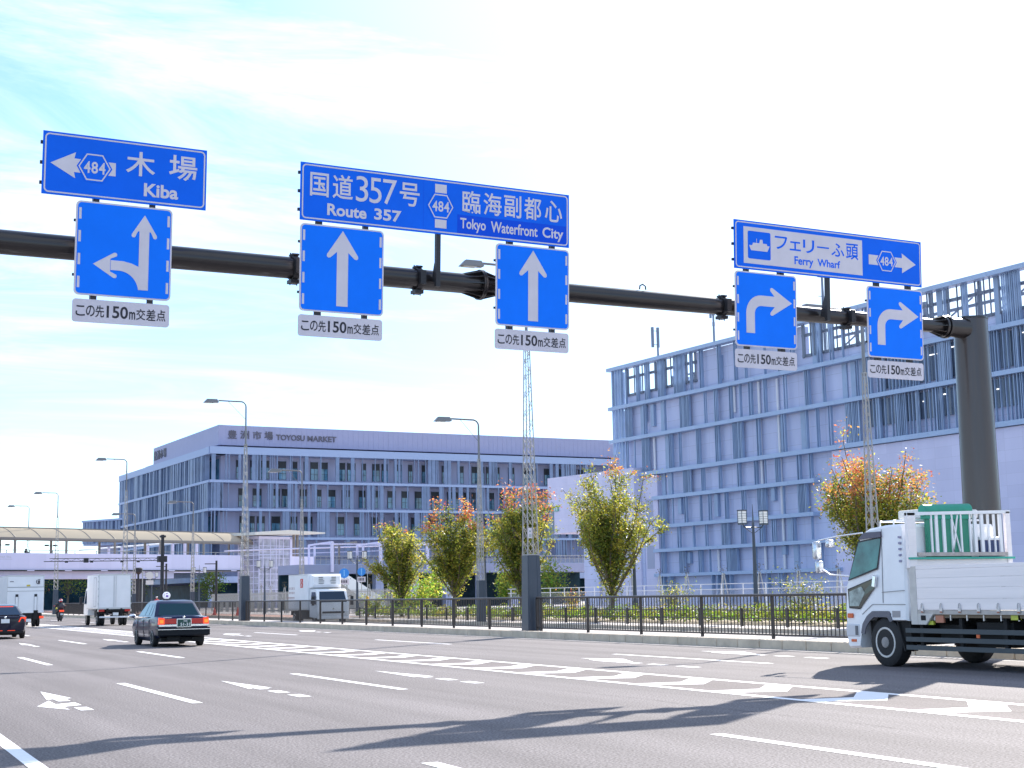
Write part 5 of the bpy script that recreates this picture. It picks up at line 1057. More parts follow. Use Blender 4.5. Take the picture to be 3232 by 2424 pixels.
def cab_loft(mb, prof, hw, tum=0.06, zk=1.4):
    cy = sum(p[0] for p in prof)/len(prof); cz = sum(p[1] for p in prof)/len(prof)
    def ring(x, k): return [Vector((x*(1-max(0, z-zk)*tum), cy+(y-cy)*k, cz+(z-cz)*k)) for y, z in prof]
    mb.loft([ring(-hw, .965), ring(-hw+.05, 1.0), ring(hw-.05, 1.0), ring(hw, .965)])
    return lambda y, z, s_, off: (s_*((hw)*(1-max(0, z-zk)*tum)+off), cy+(y-cy)*.999, z)
def box_truck(label, x, y, p):
    """rear of the cargo box at local y=0, truck drives towards +y"""
    o = thing('box_truck', label, 'truck', (x, y, 0), p.get('rz', 0)); w, z0, z1, L_ = p['w']/2, p['z0'], p['z1'], p['L']
    b = MB(); b.box((-w,0,z0),(w,L_,z1)); b.build('cargo_box', M_TRUCKW, o, bevel=.02)
    f = MB()
    for s_ in (-1, 1): f.box((s_*w-.03*s_-.025,-.012,z0),(s_*w-.03*s_+.025,.0,z1)); f.box((s_*(w+.004),0.02,z1-.06),(s_*(w+.012),L_-.02,z1-.01)); f.box((s_*(w+.004),0.02,z0),(s_*(w+.012),L_-.02,z0+.08))
    f.box((-w,-.014,z1-.07),(w,.001,z1+.01)); f.box((-w,-.014,z0-.01),(w,.001,z0+.09)); f.build('box_edging', mat('pale_aluminium', (.6,.6,.6), .4, .4), o)
    ch = MB(); ch.box((-.42,.1,z0-.24),(-.3,L_+1.2,z0-.02)); ch.box((.3,.1,z0-.24),(.42,L_+1.2,z0-.02)); ch.box((-w+.1,.9,z0-.5),(-.5,1.9,z0-.1)); ch.box((.5,L_-1.6,z0-.5),(w-.1,L_-.5,z0-.1)); ch.box((-.9,.3,z0-.3),(.9,.42,z0-.05)); ch.build('chassis', M_UNDER, o)
    hw = w-.06; a = L_+.08; c = MB(); prof = [(a,z0-.4),(a+1.35,z0-.45),(a+1.52,z0-.25),(a+1.5,z0+.35),(a+1.2,p['cab']-.12),(a+1.05,p['cab']),(a,p['cab'])]
    sd = cab_loft(c, prof, hw, .08, z0+.3); c.build('cab', M_TRUCKW, o, 35)
    for s_ in (-1, 1):
        q = MB(); pts = [sd(a+.25,z0+.35,s_,.006),sd(a+1.3,z0+.3,s_,.006),sd(a+1.0,p['cab']-.16,s_,.006),sd(a+.3,p['cab']-.16,s_,.006)]; q.poly(pts if s_ > 0 else pts[::-1]); q.build('side_window', M_GLASS, o)
        m = MB(); m.box((s_*(hw+.12),a+1.35,z0+.25),(s_*(hw+.3),a+1.42,z0+.75)); mo = m.build('mirror', M_DARK, o, bevel=.02); MB().tube((s_*hw*.95,a+1.2,z0+.7),(s_*(hw+.22),a+1.38,z0+.8),.014,.014,6).build('mirror_arm', M_DARK, mo)
    q = MB(); q.poly([(hw*.86,a+1.475,z0+.42),(-hw*.86,a+1.475,z0+.42),(-hw*.78,a+1.22,p['cab']-.14),(hw*.78,a+1.22,p['cab']-.14)]); q.build('windscreen', M_GLASS, o)
    r = p['r']
    for s_ in (-1, 1):
        wheel(o, s_*(hw-.14), a+.75, r, .22, s_, True)
        for dx in (.13, .37): wheel(o, s_*(hw-dx), p['ry'], r, .2, s_, True)
    return o
t2 = box_truck('plain white box truck with double rear doors and a side door, mid road', 16.37, 93.2, dict(w=1.98, z0=1.02, z1=3.14, L=4.25, cab=2.35, r=.37, ry=1.0))
m = MB()
for x in (-.01, ): m.box((x-.006,-.018,1.1),(x+.006,-.001,3.06))
for x in (-.06,.08): m.tube((x,-.03,1.15),(x,-.03,3.05),.012,.012,5)
m.build('door_rods', mat('pale_aluminium', (.6,.6,.6)), t2); m = MB()
for s_ in (-1, 1):
    for z in (1.3,1.75,2.2,2.65,2.95): m.box((s_*.99-.03,-.03,z),(s_*.99+.03,.0,z+.1))
m.build('door_hinges', M_STEEL, t2)
m = MB(); m.box((-.997,.75,1.2),(-.993,1.6,2.95)); m.build('side_door', M_TRUCKW, t2); m = MB()
for a_, b_ in (((-1.0,.74,1.19),(-.994,.76,2.96)),((-1.0,1.59,1.19),(-.994,1.61,2.96)),((-1.0,.74,2.94),(-.994,1.61,2.96)),((-1.0,.74,1.19),(-.994,1.61,1.21))): m.box(a_, b_)
m.build('side_door_seal', M_DARK, t2)
MB().box((-.9,-.05,.48),(.85,.05,.58)).build('rear_bumper', M_TRUCKW, t2, bevel=.02); MB().box((-.35,-.03,.85),(.9,.12,1.0)).build('rear_beam', M_UNDER, t2)
for x in (-.42, .42): MB().box((x-.06,-.05,.62),(x+.06,.1,1.05)).build('door_stop', M_UNDER, t2)
for s_ in (-1, 1): MB().box((s_*.62,-.06,.86),(s_*.95,.0,.99)).build('tail_lamp', M_RED, t2); MB().box((s_*.96,-.06,.86),(s_*1.03,0,.99)).build('reverse_lamp', mat('clear_lens', (.7,.65,.55), .3), t2)
pl = MB(); pl.box((-.1,-.07,.62),(.24,-.05,.8)); pl.build('number_plate', M_PLATEW, t2); m = MB(); m.bar((.95,.0,.9),(1.12,-.05,.5),.05); m.build('mud_flap', M_UNDER, t2)
t1 = box_truck('white box truck with a tail lift and a small black emblem, far left', 11.46, 96.2, dict(w=2.22, z0=.9, z1=3.18, L=6.2, cab=2.5, r=.4, ry=1.3))
m = MB(); m.box((-1.08,-.06,.86),(1.08,-.016,2.42)); m.build('tail_lift_gate', M_TRUCKW, t1, bevel=.01); m = MB(); m.box((-1.08,-.03,2.44),(1.08,-.015,2.46)); m.box((-1.08,-.066,2.2),(1.08,-.06,2.215)); m.build('gate_seam', M_DARK, t1)
for x in (-.52, .6):
    m = MB(); m.box((x-.075,-.1,1.0),(x+.075,-.061,2.0)); lo = m.build('lift_post', M_TRUCKW, t1); MB().box((x-.085,-.11,1.86),(x+.085,-.1,2.02)).build('post_cap', M_DARK, lo); MB().box((x-.09,-.105,1.0),(x-.078,-.09,1.9)).build('post_line', M_DARK, lo); MB().box((x+.078,-.105,1.0),(x+.09,-.09,1.9)).build('post_line', M_DARK, lo)
MB().box((.5,-.14,.45),(.75,.1,1.02)).build('lift_ram', M_UNDER, t1); MB().box((-1.0,-.08,.32),(.35,.04,.5)).build('rear_bumper', M_TRUCKW, t1); MB().box((-1.0,0,.5),(1.0,.15,.85)).build('rear_beam', M_UNDER, t1)
MB().box((.85,-.1,.52),(1.1,-.02,.66)).build('tail_lamp', M_BRAKE, t1); MB().box((-1.1,-.1,.52),(-.85,-.02,.66)).build('tail_lamp', M_BRAKE, t1)
em = MB()   # emblem: a dark rounded bird-like mark of curved strokes
ex, ez = .76, 2.78
em.path([(ex-.13,-.02,ez+.02),(ex-.1,-.02,ez-.1),(ex-.02,-.02,ez-.13),(ex+.08,-.02,ez-.12)], .022, 6); em.path([(ex-.08,-.02,ez+.12),(ex-.12,-.02,ez+.05),(ex-.1,-.02,ez-.03)], .02, 6); em.box((ex-.03,-.024,ez-.09),(ex+.08,-.016,ez+.08)); em.path([(ex-.03,-.02,ez+.13),(ex+.05,-.02,ez+.15),(ex+.1,-.02,ez+.12)], .016, 6); em.build('emblem', M_INK, t1)
t = MB(); t.box((-.95,-.02,2.78),(-.72,-.016,2.82)); t.build('lettering', M_INK, t1); MB().box((.05,-.02,2.5),(.27,-.016,2.6)).build('yellow_sticker', mat('yellow_sticker', (.6,.5,.05), .5), t1)
t3 = box_truck('white refrigerator truck with a red emblem panel, coming towards us behind the railing', 25.6, 83.65, dict(w=1.95, z0=.8, z1=2.8, L=3.75, cab=1.95, r=.36, ry=.9, rz=math.pi))
a = 3.75   # details on its front (local +y) and on the side seen (local +x)
m = MB(); m.loft([[Vector((x,yy,z)) for x, z in ((-w_,zb_),(w_,zb_),(w_*.97,zt_),(-w_*.97,zt_))] for yy, w_, zb_, zt_ in ((a-.01,.9,2.02,2.76),(a+.35,.86,2.05,2.72),(a+.5,.78,2.2,2.66))]); fo = m.build('cooling_unit', M_TRUCKW, t3, 30)
m = MB()
for z, ws in ((2.6,(.25,.06,.25)),(2.5,(.25,.22,.25)),(2.4,(.32,0,.32)),(2.28,(.3,0,.3))):
    m.box((-.5,a+.47,z-.014),(-.5+ws[0],a+.535,z+.014)); m.box((.5-ws[2],a+.47,z-.014),(.5,a+.535,z+.014))
m.build('vents', M_DARK, fo)
m = MB(); m.box((.977,2.35,2.05),(.983,2.85,2.55)); eo = m.build('emblem_panel', mat('emblem_red', (.62,.05,.03), .5), t3); m = MB(); m.bar((.986,2.6,2.5),(.986,2.45,2.3),.04,.01); m.bar((.986,2.6,2.5),(.986,2.75,2.3),.04,.01); m.bar((.986,2.6,2.28),(.986,2.5,2.1),.035,.01); m.bar((.986,2.6,2.28),(.986,2.7,2.1),.035,.01); m.build('emblem_print', M_TRUCKW, eo)
t = MB(); random.seed(9)
for r_, z in enumerate((1.95, 1.7, 1.4)):
    for k in range(4+(r_ == 2)*2):
        y = 1.0-.0-.9*(r_ == 2)*0+.3*k*(.8 if r_ == 2 else 1); y = 3.3-y-1.2
        t.box((.977,y,z),(.981,y+.03,z+.13)); t.box((.977,y-.1,z+.1),(.981,y+.1,z+.125)); t.box((.977,y-.08,z+.03),(.981,y+.08,z+.05))
t.build('lettering', mat('dark_red_print', (.25,.08,.08), .6), t3)
cf = a+.08+1.53; m = MB(); m.box((-.62,cf-.02,.62),(.62,cf+.03,.72)); m.build('grille', M_DARK, t3)
for s_ in (-1, 1): MB().box((s_*.66,cf-.12,.5),(s_*.88,cf+.02,.72)).build('headlamp', mat('headlamp_clear', (.75,.75,.75), .15), t3)
MB().box((-.9,cf-.15,.3),(.9,cf+.03,.46)).build('front_bumper', M_TRUCKW, t3, bevel=.03); MB().box((-.17,cf+.03,.34),(.17,cf+.045,.46)).build('number_plate', M_PLATEW, t3); e = MB(); e.lathe([(cf+.03,.05),(cf+.04,.04)], (0,0,.86), 'y', 12); e.build('emblem', M_CHROME, t3)

M_MIRR = mat('plated_mirror_shell', (0.62,0.64,0.68), .22, .75, var=.25, scale=14)
# flatbed truck, largest vehicle, right edge
fb = thing('flatbed_truck', 'white flatbed truck with aluminium drop sides and a headboard rack, right edge', 'truck', (19.58, 22.68, 0))
prof = [(.74,.34),(1.08,.32),(1.13,.5),(1.13,1.1),(1.09,1.5),(1.0,1.72),(.85,2.06),(.68,2.42),(.58,2.55),(.4,2.63),(-.1,2.675),(-.58,2.68),(-.63,2.62),(-.66,2.2),(-.69,.86),(-.24,.86),(-.26,.98),(-.18,1.03),(.3,1.03),(.46,.96),(.62,.78),(.68,.6)]
c = MB(); sd = cab_loft(c, prof, 1.2, .055, 1.6); cabo = c.build('cab', M_TRUCKW, fb, 32)
def sidepoly(mb, pts, off=.004, s_=-1):
    q = [sd(y, z, s_, off) for y, z in pts]; mb.poly(q if s_ > 0 else q[::-1]); return mb
def orient(pts):  # make counter-clockwise in (y,z) so the right side faces +x
    a_ = sum(pts[i][0]*pts[(i+1) % len(pts)][1]-pts[(i+1) % len(pts)][0]*pts[i][1] for i in range(len(pts))); return pts if a_ > 0 else pts[::-1]
def grow(pts, d):
    cy = sum(p[0] for p in pts)/len(pts); cz = sum(p[1] for p in pts)/len(pts); return [(y+(d if y > cy else -d), z+(d if z > cz else -d)) for y, z in pts]
M_GREENG = mat('green_cab_glass', (.05,.17,.15), .06, spec=.8, var=.5, scale=2.5)
w1 = [(.98,1.66),(.68,2.37),(.04,2.43),(.02,2.38),(.13,1.87)]; w2 = [(.14,1.68),(.19,1.5),(.66,1.1),(.99,1.12),(1.01,1.45)]
for s_ in (-1, 1):
    q = MB(); sidepoly(q, orient(grow(w1,.028)), .004, s_); so = q.build('window_seal', M_DARK, fb); q = MB(); sidepoly(q, orient(w1), .008, s_); q.build('side_window', M_GREENG, fb)
    q = MB(); sidepoly(q, orient(grow(w2,.022)), .004, s_); q.build('window_seal', M_DARK, fb)
    q = MB(); sidepoly(q, orient(w2), .008, s_); q.build('lower_window', mat('lower_window_glass', (.025,.035,.035), .06, spec=.8), fb)
    q = MB(); sidepoly(q, orient([(.99,1.14),(.98,1.42),(.6,1.52),(.5,1.4),(.7,1.14)]), .011, s_); q.build('window_view', mat('clutter_behind_glass', (.32,.38,.36), .4, var=.6, scale=6), fb)
    q = MB(); q.prism([sd(y,z,s_,.0) for y, z in ((.66,2.43),(.5,2.56),(0,2.56),(-.02,2.45))], (s_*.04,0,0)); q.build('window_visor', mat('visor_purple_grey', (.09,.07,.1), .2), fb)
    m = MB()
    for y0, z0_, y1, z1_ in ((0.0,2.6,-.02,1.2),(-.02,1.17,-.66,1.17),(-.02,1.17,.3,1.17),(.3,1.17,.62,.98),(-.66,1.43,.0,1.4)): m.bar(sd(y0,z0_,s_,.001), sd(y1,z1_,s_,.001), .008, .012)
    m.build('door_seam', mat('seam_grey', (.25,.25,.26), .7), fb)
    m = MB(); m.bar(sd(.16,1.72,s_,.025), sd(.2,1.5,s_,.025), .05, .1); m.build('door_handle', M_CHROME, fb, bevel=.012)
    m = MB()
    for k in range(5): m.box((s_*1.19,-.575,1.96+.112*k),(s_*1.145,-.53,2.0+.112*k))
    for k in range(5): sidepoly(m, [(-.575,1.955+.112*k),(-.53,1.955+.112*k),(-.53,2.0+.112*k),(-.575,2.0+.112*k)], .005, s_)
    m.build('lettering', mat('faded_blue_print', (.3,.3,.42), .6), fb)
    MB().box((s_*1.19,.9,.91),(s_*1.225,1.06,1.0)).build('side_marker', M_ORANGE, fb, bevel=.012); MB().box((s_*1.19,.83,.45),(s_*1.215,.98,.5)).build('reflector', M_ORANGE, fb)
    h = MB(); h.loft([[Vector((s_*x,y,z)) for x, y in ((1.21,.7),(1.21,1.14),(.75,1.18),(.75,.9))] for z in (.54,.8)]); h.build('headlamp', mat('headlamp_grey', (.6,.62,.66), .15), fb, bevel=.03); MB().box((s_*1.205,.76,.58),(s_*1.22,.84,.76)).build('lamp_recess', mat('lamp_recess_grey', (.12,.13,.15), .4), fb)
    MB().box((s_*1.19,-.5,.93),(s_*1.208,-.28,1.05)).build('vent', mat('vent_grey', (.35,.33,.34), .6), fb)
    ar_ = MB(); pts = [(.66,.62),(.6,.8),(.46,.95),(.3,1.04),(-.2,1.04),(-.28,.86)]; inn = [(.55,.6),(.5,.74),(.38,.86),(.25,.93),(-.14,.93),(-.22,.84)]
    for i in range(5): ar_.prism([sd(*pts[i],s_,0),sd(*pts[i+1],s_,0),sd(*inn[i+1],s_,0),sd(*inn[i],s_,0)], (s_*.025,0,0))
    ar_.build('wheel_arch_trim', mat('arch_grey', (.14,.14,.165), .6), fb)
    mg = MB(); mg.path([(s_*1.0,.5,.75),(s_*1.0,.35,.92),(s_*1.0,0,.99),(s_*1.0,-.3,.9),(s_*1.0,-.5,.6),(s_*1.0,-.58,.3)], .03, 6); mg.hexa([(s_*.85,-.5,.3),(s_*1.15,-.5,.3),(s_*1.15,-.54,.3),(s_*.85,-.54,.3)],[(s_*.85,-.3,.9),(s_*1.15,-.3,.9),(s_*1.15,-.34,.9),(s_*.85,-.34,.9)]); mg.build('mudguard', M_UNDER, fb)
    wheel(fb, s_*1.03, 0, .455, .29, s_, True)
    for dx in (1.06, .74): wheel(fb, s_*dx, -4.3, .455, .27, s_, True)
q = MB(); q.poly([(.95,1.0,1.76),(-.95,1.0,1.76),(-.88,.66,2.5),(.88,.66,2.5)]); q.build('windscreen', M_GLASS, fb); MB().box((-1.15,1.05,.36),(1.15,1.17,.52)).build('front_bumper', M_TRUCKW, fb, bevel=.03); MB().box((-.75,1.1,1.05),(.75,1.15,1.3)).build('grille', M_DARK, fb)
iw = MB(); iw.box((-1.1,-.66,.5),(1.1,.5,.86)); iw.build('cab_floor', M_UNDER, fb)
# mirrors
m = MB(); m.path([(-1.1,.62,2.56),(-1.3,1.1,2.52),(-1.5,1.52,2.45),(-1.5,1.55,2.1)], .016, 8); m.path([(-1.17,.95,1.72),(-1.4,1.3,1.76),(-1.5,1.5,1.9)], .016, 8); m.build('mirror_arm', M_CHROME, fb, 50)
m = MB(); m.box((-1.63,1.47,2.07),(-1.44,1.58,2.43)); m.build('mirror', M_MIRR, fb, 40, bevel=.045); m = MB(); m.box((-1.46,1.28,2.3),(-1.26,1.38,2.46)); m.build('mirror', M_MIRR, fb, 40, bevel=.04); m = MB(); m.box((-1.6,1.44,1.8),(-1.43,1.55,2.04)); m.build('mirror', M_MIRR, fb, 40, bevel=.04)
# roof gear
m = MB(); m.box((-.55,-.5,2.8),(.85,.2,2.97)); m.build('roof_box', mat('dull_white', (.66,.65,.62), .6), fb, bevel=.03); m = MB()
for y in (.25, -.15, -.5): m.path([(-.95,y,2.66),(-.95,y,2.76),(.95,y,2.76),(.95,y,2.66)], .018, 6)
for x in (-.95, -.5, .3, .95): m.tube((x,.25,2.76),(x,-.5,2.76),.014,.014,6)
m.build('roof_rail', M_TRUCKW, fb, 40)
# headboard rack
m = MB(); m.box((-1.22,-.86,1.84),(-1.02,-.78,2.88)); m.build('rack_post', M_ALU, fb, bevel=.01); m = MB(); m.box((1.2,-.86,1.84),(1.32,-.78,2.92)); m.build('rack_post', M_ALU, fb, bevel=.01)
MB().hexa([(-1.22,-.86,2.82),(1.32,-.86,2.88),(1.32,-.78,2.88),(-1.22,-.78,2.82)],[(-1.22,-.86,2.88),(1.32,-.86,2.94),(1.32,-.78,2.94),(-1.22,-.78,2.88)]).build('rack_top_rail', M_TRUCKW, fb)
MB().box((-1.0,-.87,2.06),(1.2,-.79,2.13)).build('rack_lower_rail', mat('worn_rail', (.45,.4,.37), .6, var=.2, scale=6), fb); MB().box((-1.22,-.885,2.0),(1.36,-.84,2.04)).build('green_strip', mat('green_rope', (.06,.4,.3), .7), fb); MB().box((-1.0,-.83,1.84),(1.2,-.8,2.0)).build('headboard', M_ALU, fb)
for x, w_ in ((-.62,.035),(-.5,.07),(-.32,.07),(-.12,.035),(.1,.035),(.32,.035),(.45,.07),(.62,.07),(.78,.035),(.93,.035),(1.08,.07)): MB().box((x-w_/2,-.84,2.12),(x+w_/2,-.8,2.86)).build('rack_bar', M_TRUCKW, fb)
m = MB(); m.bar((-.12,-.83,2.14),(.02,-.83,2.84),.03,.02); m.bar((.05,-.83,2.14),(-.14,-.83,2.84),.03,.02); m.build('rack_brace', M_TRUCKW, fb)
gb = thing('green_bin', 'green plastic bin standing between the flatbed cab and its headboard rack', 'bin', (19.38, 21.93, 1.9)); m = MB(); m.box((-.48,-.06,0),(.55,.06,.9)); m.build('body', mat('bin_green', (.03,.24,.15), .55, var=.1, scale=4), gb, bevel=.02); m = MB(); m.path([(-.56,0,1.02),(.58,0,1.05)], .115, 14); m.box((-.54,-.08,.86),(.56,.08,1.0)); m.build('lid', mat('lid_green', (.02,.3,.2), .5, var=.1, scale=4), gb, 50, bevel=.01)
tb = thing('toolbox', 'dark blue box with a white lid on the right end of the flatbed headboard', 'box', (20.4, 21.92, 2.0)); MB().box((-.22,-.05,0),(.22,.05,.36)).build('body', mat('toolbox_blue', (.03,.05,.14), .4), tb, bevel=.01); MB().box((-.25,-.06,.36),(.25,.06,.42)).build('lid', M_TRUCKW, tb, bevel=.01)
# load bed
for s_ in (-1, 1):
    b_ = MB(); zz_ = [1.07,1.27,1.47,1.65,1.81,1.875]
    for z0_, z1_ in zip(zz_, zz_[1:]): b_.box((s_*1.15,-6.3,z0_+.0015),(s_*1.19,-.98,z1_-.0015))
    b_.build('side_board', M_ALU, fb, bevel=.004); MB().box((s_*1.14,-6.3,.99),(s_*1.185,-.8,1.065)).build('bed_sill', mat('sill_beige', (.5,.46,.42), .6, .1, var=.12, scale=5), fb)
    m = MB(); m.box((s_*1.14,-.98,.8),(s_*1.2,-.8,1.87)); m.prism([(s_*1.15,-.98,.8),(s_*1.15,-1.2,.8),(s_*1.15,-1.4,1.0),(s_*1.15,-.98,1.0)], (s_*.045,0,0)); m.build('corner_stake', mat('stake_beige', (.6,.57,.53), .55, var=.1, scale=5), fb, bevel=.006); MB().box((s_*1.197,-1.2,.88),(s_*1.2,-1.07,.97)).build('stake_hole', M_UNDER, fb)
    for k in range(9):
        y = -1.15-.48*k if k else -1.12; m = MB(); m.box((s_*1.19,y-.035,1.03),(s_*1.21,y+.035,1.1)); m.path([(s_*1.205,y-.03,1.1),(s_*1.205,y-.02,1.17),(s_*1.205,y,1.19),(s_*1.205,y+.02,1.17),(s_*1.205,y+.03,1.1)], .008, 5); lo = m.build('latch', M_STEEL, fb); MB().box((s_*1.21,y-.03,1.02),(s_*1.213,y+.03,1.045)).build('latch_mark', mat('latch_rust', (.4,.16,.1), .7), lo)
    for z in (.69,.53,.38): MB().box((s_*1.1,-3.7,z-.045),(s_*1.14,-.55,z+.04)).build('side_guard', mat('guard_slate', (.05,.065,.075), .5), fb)
    for y in (-.95,-2.0,-3.1): MB().box((s_*1.04,y-.04,.34),(s_*1.098,y+.04,1.0)).build('guard_post', M_UNDER, fb)
    m = MB(); m.box((s_*1.12,-1.63,.84),(s_*1.16,-1.42,.97)); m.build('amber_reflector', mat('amber_faded', (.5,.2,.12), .5), fb); MB().box((s_*1.1,-1.34,.8),(s_*1.15,-1.2,.87)).build('marker_lamp', mat('yellow_lens', (.5,.55,.06), .4), fb); MB().box((s_*1.1,-3.5,.9),(s_*1.15,-3.3,.98)).build('marker_lamp', mat('yellow_lens', (.5,.55,.06), .4), fb); MB().box((s_*1.14,-2.52,.58),(s_*1.155,-2.44,.64)).build('guard_reflector', M_ORANGE, fb)
    m = MB()
    for k in range(8): m.box((s_*1.12,-1.4-.42*k,.88),(s_*1.15,-1.37-.42*k,.98))
    m.build('rope_hooks', M_STEEL, fb)
MB().box((-1.14,-6.3,.93),(1.14,-.8,1.05)).build('bed_floor', mat('bed_timber', (.2,.15,.1), .8), fb)
m = MB(); m.box((-.45,-6.2,.62),(-.3,.6,.9)); m.box((.3,-6.2,.62),(.45,.6,.9)); m.box((-1.0,-3.2,.42),(-.5,-2.3,.85)); m.tube((.75,-2.6,.6),(.75,-1.2,.6),.26,.26,16); m.box((-.95,-1.9,.55),(-.5,-1.3,.8)); m.tube((-1,0,.455),(1,0,.455),.07,.07,10); m.tube((-1,-4.3,.455),(1,-4.3,.455),.1,.1,10); m.sphere((0,-4.3,.48),.25); m.build('chassis', M_UNDER, fb, 40)

# ---------------------------------------------------------------- people and the motorbike
def skin_body(name, joints, bones, m, parent, root, sub=1):
    me = bpy.data.meshes.new(name); keys = list(joints); me.from_pydata([joints[k][0] for k in keys], [(keys.index(a), keys.index(b_)) for a, b_ in bones], []); me.materials.append(m)
    o = link(bpy.data.objects.new(name, me)); o.parent = parent; md = o.modifiers.new('skin', 'SKIN'); md.use_smooth_shade = True
    for k, v in zip(keys, me.skin_vertices[0].data): r = joints[k][1]; v.radius = (r, r) if not isinstance(r, tuple) else r; v.use_root = (k == root)
    s_ = o.modifiers.new('sub', 'SUBSURF'); s_.levels = sub; s_.render_levels = sub; return o
def hand(j, b_, w, tip, pre):
    w, tip = Vector(w), Vector(tip); d = (tip-w).normalized(); s_ = d.cross(Vector((0,0,1))).normalized(); j[pre+'palm'] = (w+d*.06, .022); b_.append((pre+'w', pre+'palm'))
    for k, (off, ln) in enumerate(((-.03,.07),(-.01,.085),(.01,.08),(.03,.06))):
        q = w+d*.09+s_*off; j[pre+'f%d' % k] = (q, .009); j[pre+'g%d' % k] = (q+d*ln*.6-Vector((0,0,ln*.5)), .008); b_ += [(pre+'palm', pre+'f%d' % k), (pre+'f%d' % k, pre+'g%d' % k)]
    j[pre+'t'] = (w+d*.05+s_*.05, .01); b_.append((pre+'palm', pre+'t'))
bike = thing('motorbike', 'small motorbike with a lit red tail lamp ridden away from us, mid distance', 'motorbike', (16.95, 119.4, 0)); 
for y in (.3, 1.55): t = MB(); t.lathe([(-.06,.2),(-.06,.27),(-.03,.3),(.03,.3),(.06,.27),(.06,.2)], (0,0,0), 'x', 22); wo = t.build('wheel', M_BLACK, bike, 40, loc=(0,y,.3)); t = MB(); t.lathe([(-.05,.2),(.05,.2)], (0,0,0), 'x', 18); t.build('rim', M_RIM, wo, 40)
m = MB(); m.box((-.12,.05,.62),(.12,.9,.76)); m.box((-.14,.6,.35),(.14,1.1,.62)); m.sphere((0,1.05,.82),(.14,.25,.12)); m.bar((0,1.25,.9),(0,1.55,.35),.07); m.build('frame', mat('bike_dark', (.02,.02,.025), .4, coat=.4), bike, 40, bevel=.02)
MB().box((-.17,-.1,.74),(.17,.12,.88)).build('tail_lamp', M_BRAKE, bike, bevel=.03); MB().box((-.1,-.08,.5),(.1,-.05,.62)).build('number_plate', M_PLATEW, bike); m = MB(); m.tube((.2,.15,.32),(.2,1.0,.35),.07,.04,10); m.build('exhaust', M_STEEL, bike, 40); m = MB(); m.tube((-.38,1.05,1.02),(.38,1.05,1.02),.018,.018,8); m.build('handlebar', M_DARK, bike, 40)
for s_ in (-1, 1): m = MB(); m.sphere((s_*.42,1.1,1.2),(.06,.03,.045)); mo = m.build('mirror', M_RED, bike, 60); MB().tube((s_*.3,1.06,1.03),(s_*.42,1.1,1.18),.008,.008,5).build('mirror_stalk', M_DARK, mo)
rd = thing('person', 'motorcyclist seen from behind in dark clothes with a red and white helmet', 'person', (16.95, 119.4, 0)); j = {}; b_ = []
j['pel'] = ((0,.42,.86), (.17,.15)); j['wa'] = ((0,.46,1.05), (.15,.12)); j['ch'] = ((0,.52,1.27), (.18,.13)); j['nk'] = ((0,.58,1.45), .06); j['hd'] = ((0,.6,1.56), .08); b_ += [('pel','wa'),('wa','ch'),('ch','nk'),('nk','hd')]
for s_, p in ((-1,'l'),(1,'r')):
    j[p+'s'] = ((s_*.21,.53,1.36), .075); j[p+'e'] = ((s_*.36,.68,1.12), .055); j[p+'w'] = ((s_*.32,.98,1.06), .038); b_ += [('ch',p+'s'),(p+'s',p+'e'),(p+'e',p+'w')]; hand(j, b_, j[p+'w'][0], (s_*.32,1.1,1.04), p)
    j[p+'h'] = ((s_*.13,.5,.82), .11); j[p+'k'] = ((s_*.24,.92,.68), .075); j[p+'a'] = ((s_*.2,.72,.3), .05); j[p+'o'] = ((s_*.2,.92,.24), .04); b_ += [('pel',p+'h'),(p+'h',p+'k'),(p+'k',p+'a'),(p+'a',p+'o')]
skin_body('body', j, b_, mat('black_jacket', (.02,.02,.025), .7, var=.2, scale=10), rd, 'pel'); m = MB(); m.sphere((0,.6,1.6),(.135,.155,.15), 16, 10); ho = m.build('helmet', mat('helmet_red', (.55,.05,.06), .25, coat=.8), rd, 60); m = MB(); m.lathe([(-.01,.153),(.03,.15)], (0,.6,1.62), 'z', 20); m.build('helmet_stripe', M_WHITE, ho, 40)
m = MB(); m.sphere((.05,.3,1.2),(.2,.13,.2), 14, 8); m.build('rucksack', mat('grey_bag', (.06,.06,.075), .7), rd, 60); m = MB(); m.sphere((-.3,.72,1.0),(.07,.1,.09), 10, 6); m.build('sleeve_band', mat('hi_vis_yellow', (.6,.6,.05), .6), rd, 60)
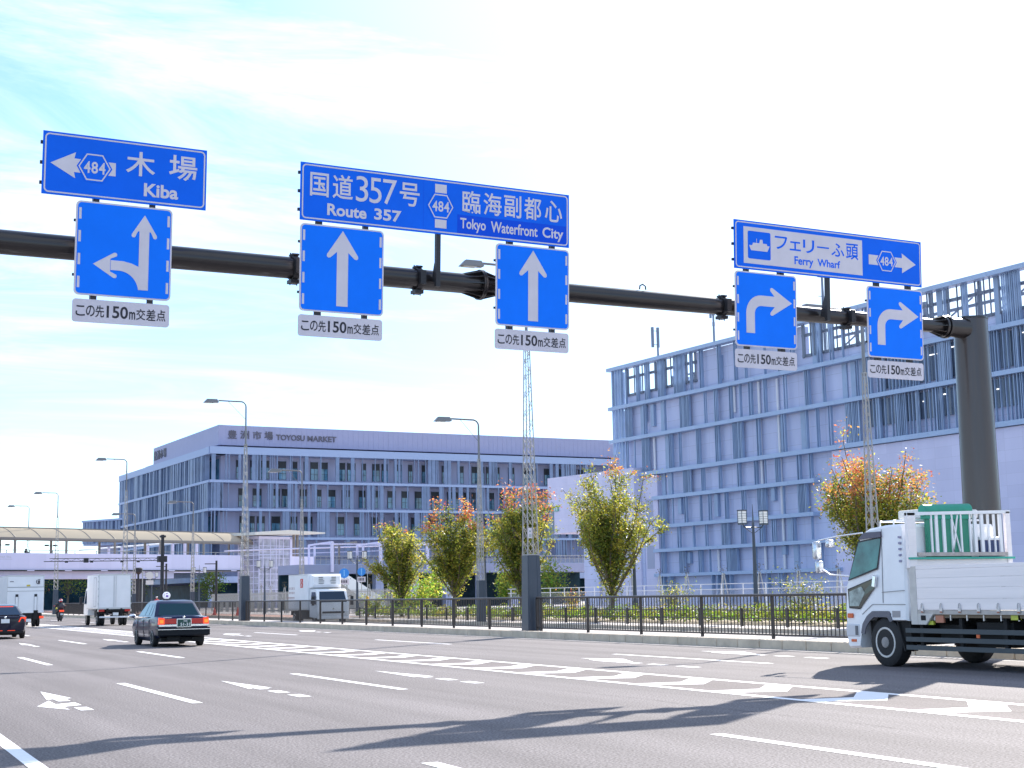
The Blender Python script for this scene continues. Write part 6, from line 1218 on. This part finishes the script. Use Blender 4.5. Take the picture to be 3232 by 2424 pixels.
wk = thing('person', 'person in a red top and white cap behind the railing beside the taxi', 'person', (30.3, 149, .13)); j = {}; b_ = []
j['pel'] = ((0,0,.95), (.15,.11)); j['wa'] = ((0,.01,1.1), (.13,.1)); j['ch'] = ((0,0,1.32), (.17,.12)); j['nk'] = ((0,0,1.48), .055); j['hd'] = ((0,.02,1.56), .07); b_ += [('pel','wa'),('wa','ch'),('ch','nk'),('nk','hd')]
for s_, p in ((-1,'l'),(1,'r')):
    j[p+'s'] = ((s_*.2,0,1.4), .065); j[p+'e'] = ((s_*.26,-.02,1.12), .05); j[p+'w'] = ((s_*.25,.06,.88), .034); b_ += [('ch',p+'s'),(p+'s',p+'e'),(p+'e',p+'w')]; hand(j, b_, j[p+'w'][0], (s_*.24,.08,.74), p)
    j[p+'h'] = ((s_*.1,0,.88), .1); j[p+'k'] = ((s_*.11,.02,.5), .07); j[p+'a'] = ((s_*.11,-.02,.09), .045); j[p+'o'] = ((s_*.12,.13,.04), .04); b_ += [('pel',p+'h'),(p+'h',p+'k'),(p+'k',p+'a'),(p+'a',p+'o')]
skin_body('body', j, b_, mat('red_top', (.6,.04,.05), .7), wk, 'pel'); m = MB(); m.sphere((0,.02,1.61),(.085,.1,.12), 14, 9); m.sphere((0,.125,1.6),(.016,.02,.025), 8, 5); m.build('head', mat('skin_tone', (.5,.3,.22), .6), wk, 60); m = MB(); m.sphere((0,.02,1.68),(.1,.115,.07), 14, 8); m.box((-.07,.1,1.655),(.07,.2,1.665)); m.build('cap', M_WHITE, wk, 60)
for k, (lb, x, y) in enumerate((('red safety cone behind the railing just right of the taxi', 30.6, 126.2), ('red safety cone behind the railing left of the slate lamp base', 30.9, 119.5))):
    o = thing('safety_cone', lb, 'traffic cone', (x, y, .13), 0, 'red safety cones on the brick pavement'); m = MB(); m.lathe([(.03,.17),(.7,.03)], (0,0,0), 'z', 14); co = m.build('cone', mat('cone_red', (.7,.07,.04), .5), o, 40); MB().box((-.2,-.2,0),(.2,.2,.03)).build('foot', mat('cone_red', (.7,.07,.04)), o)
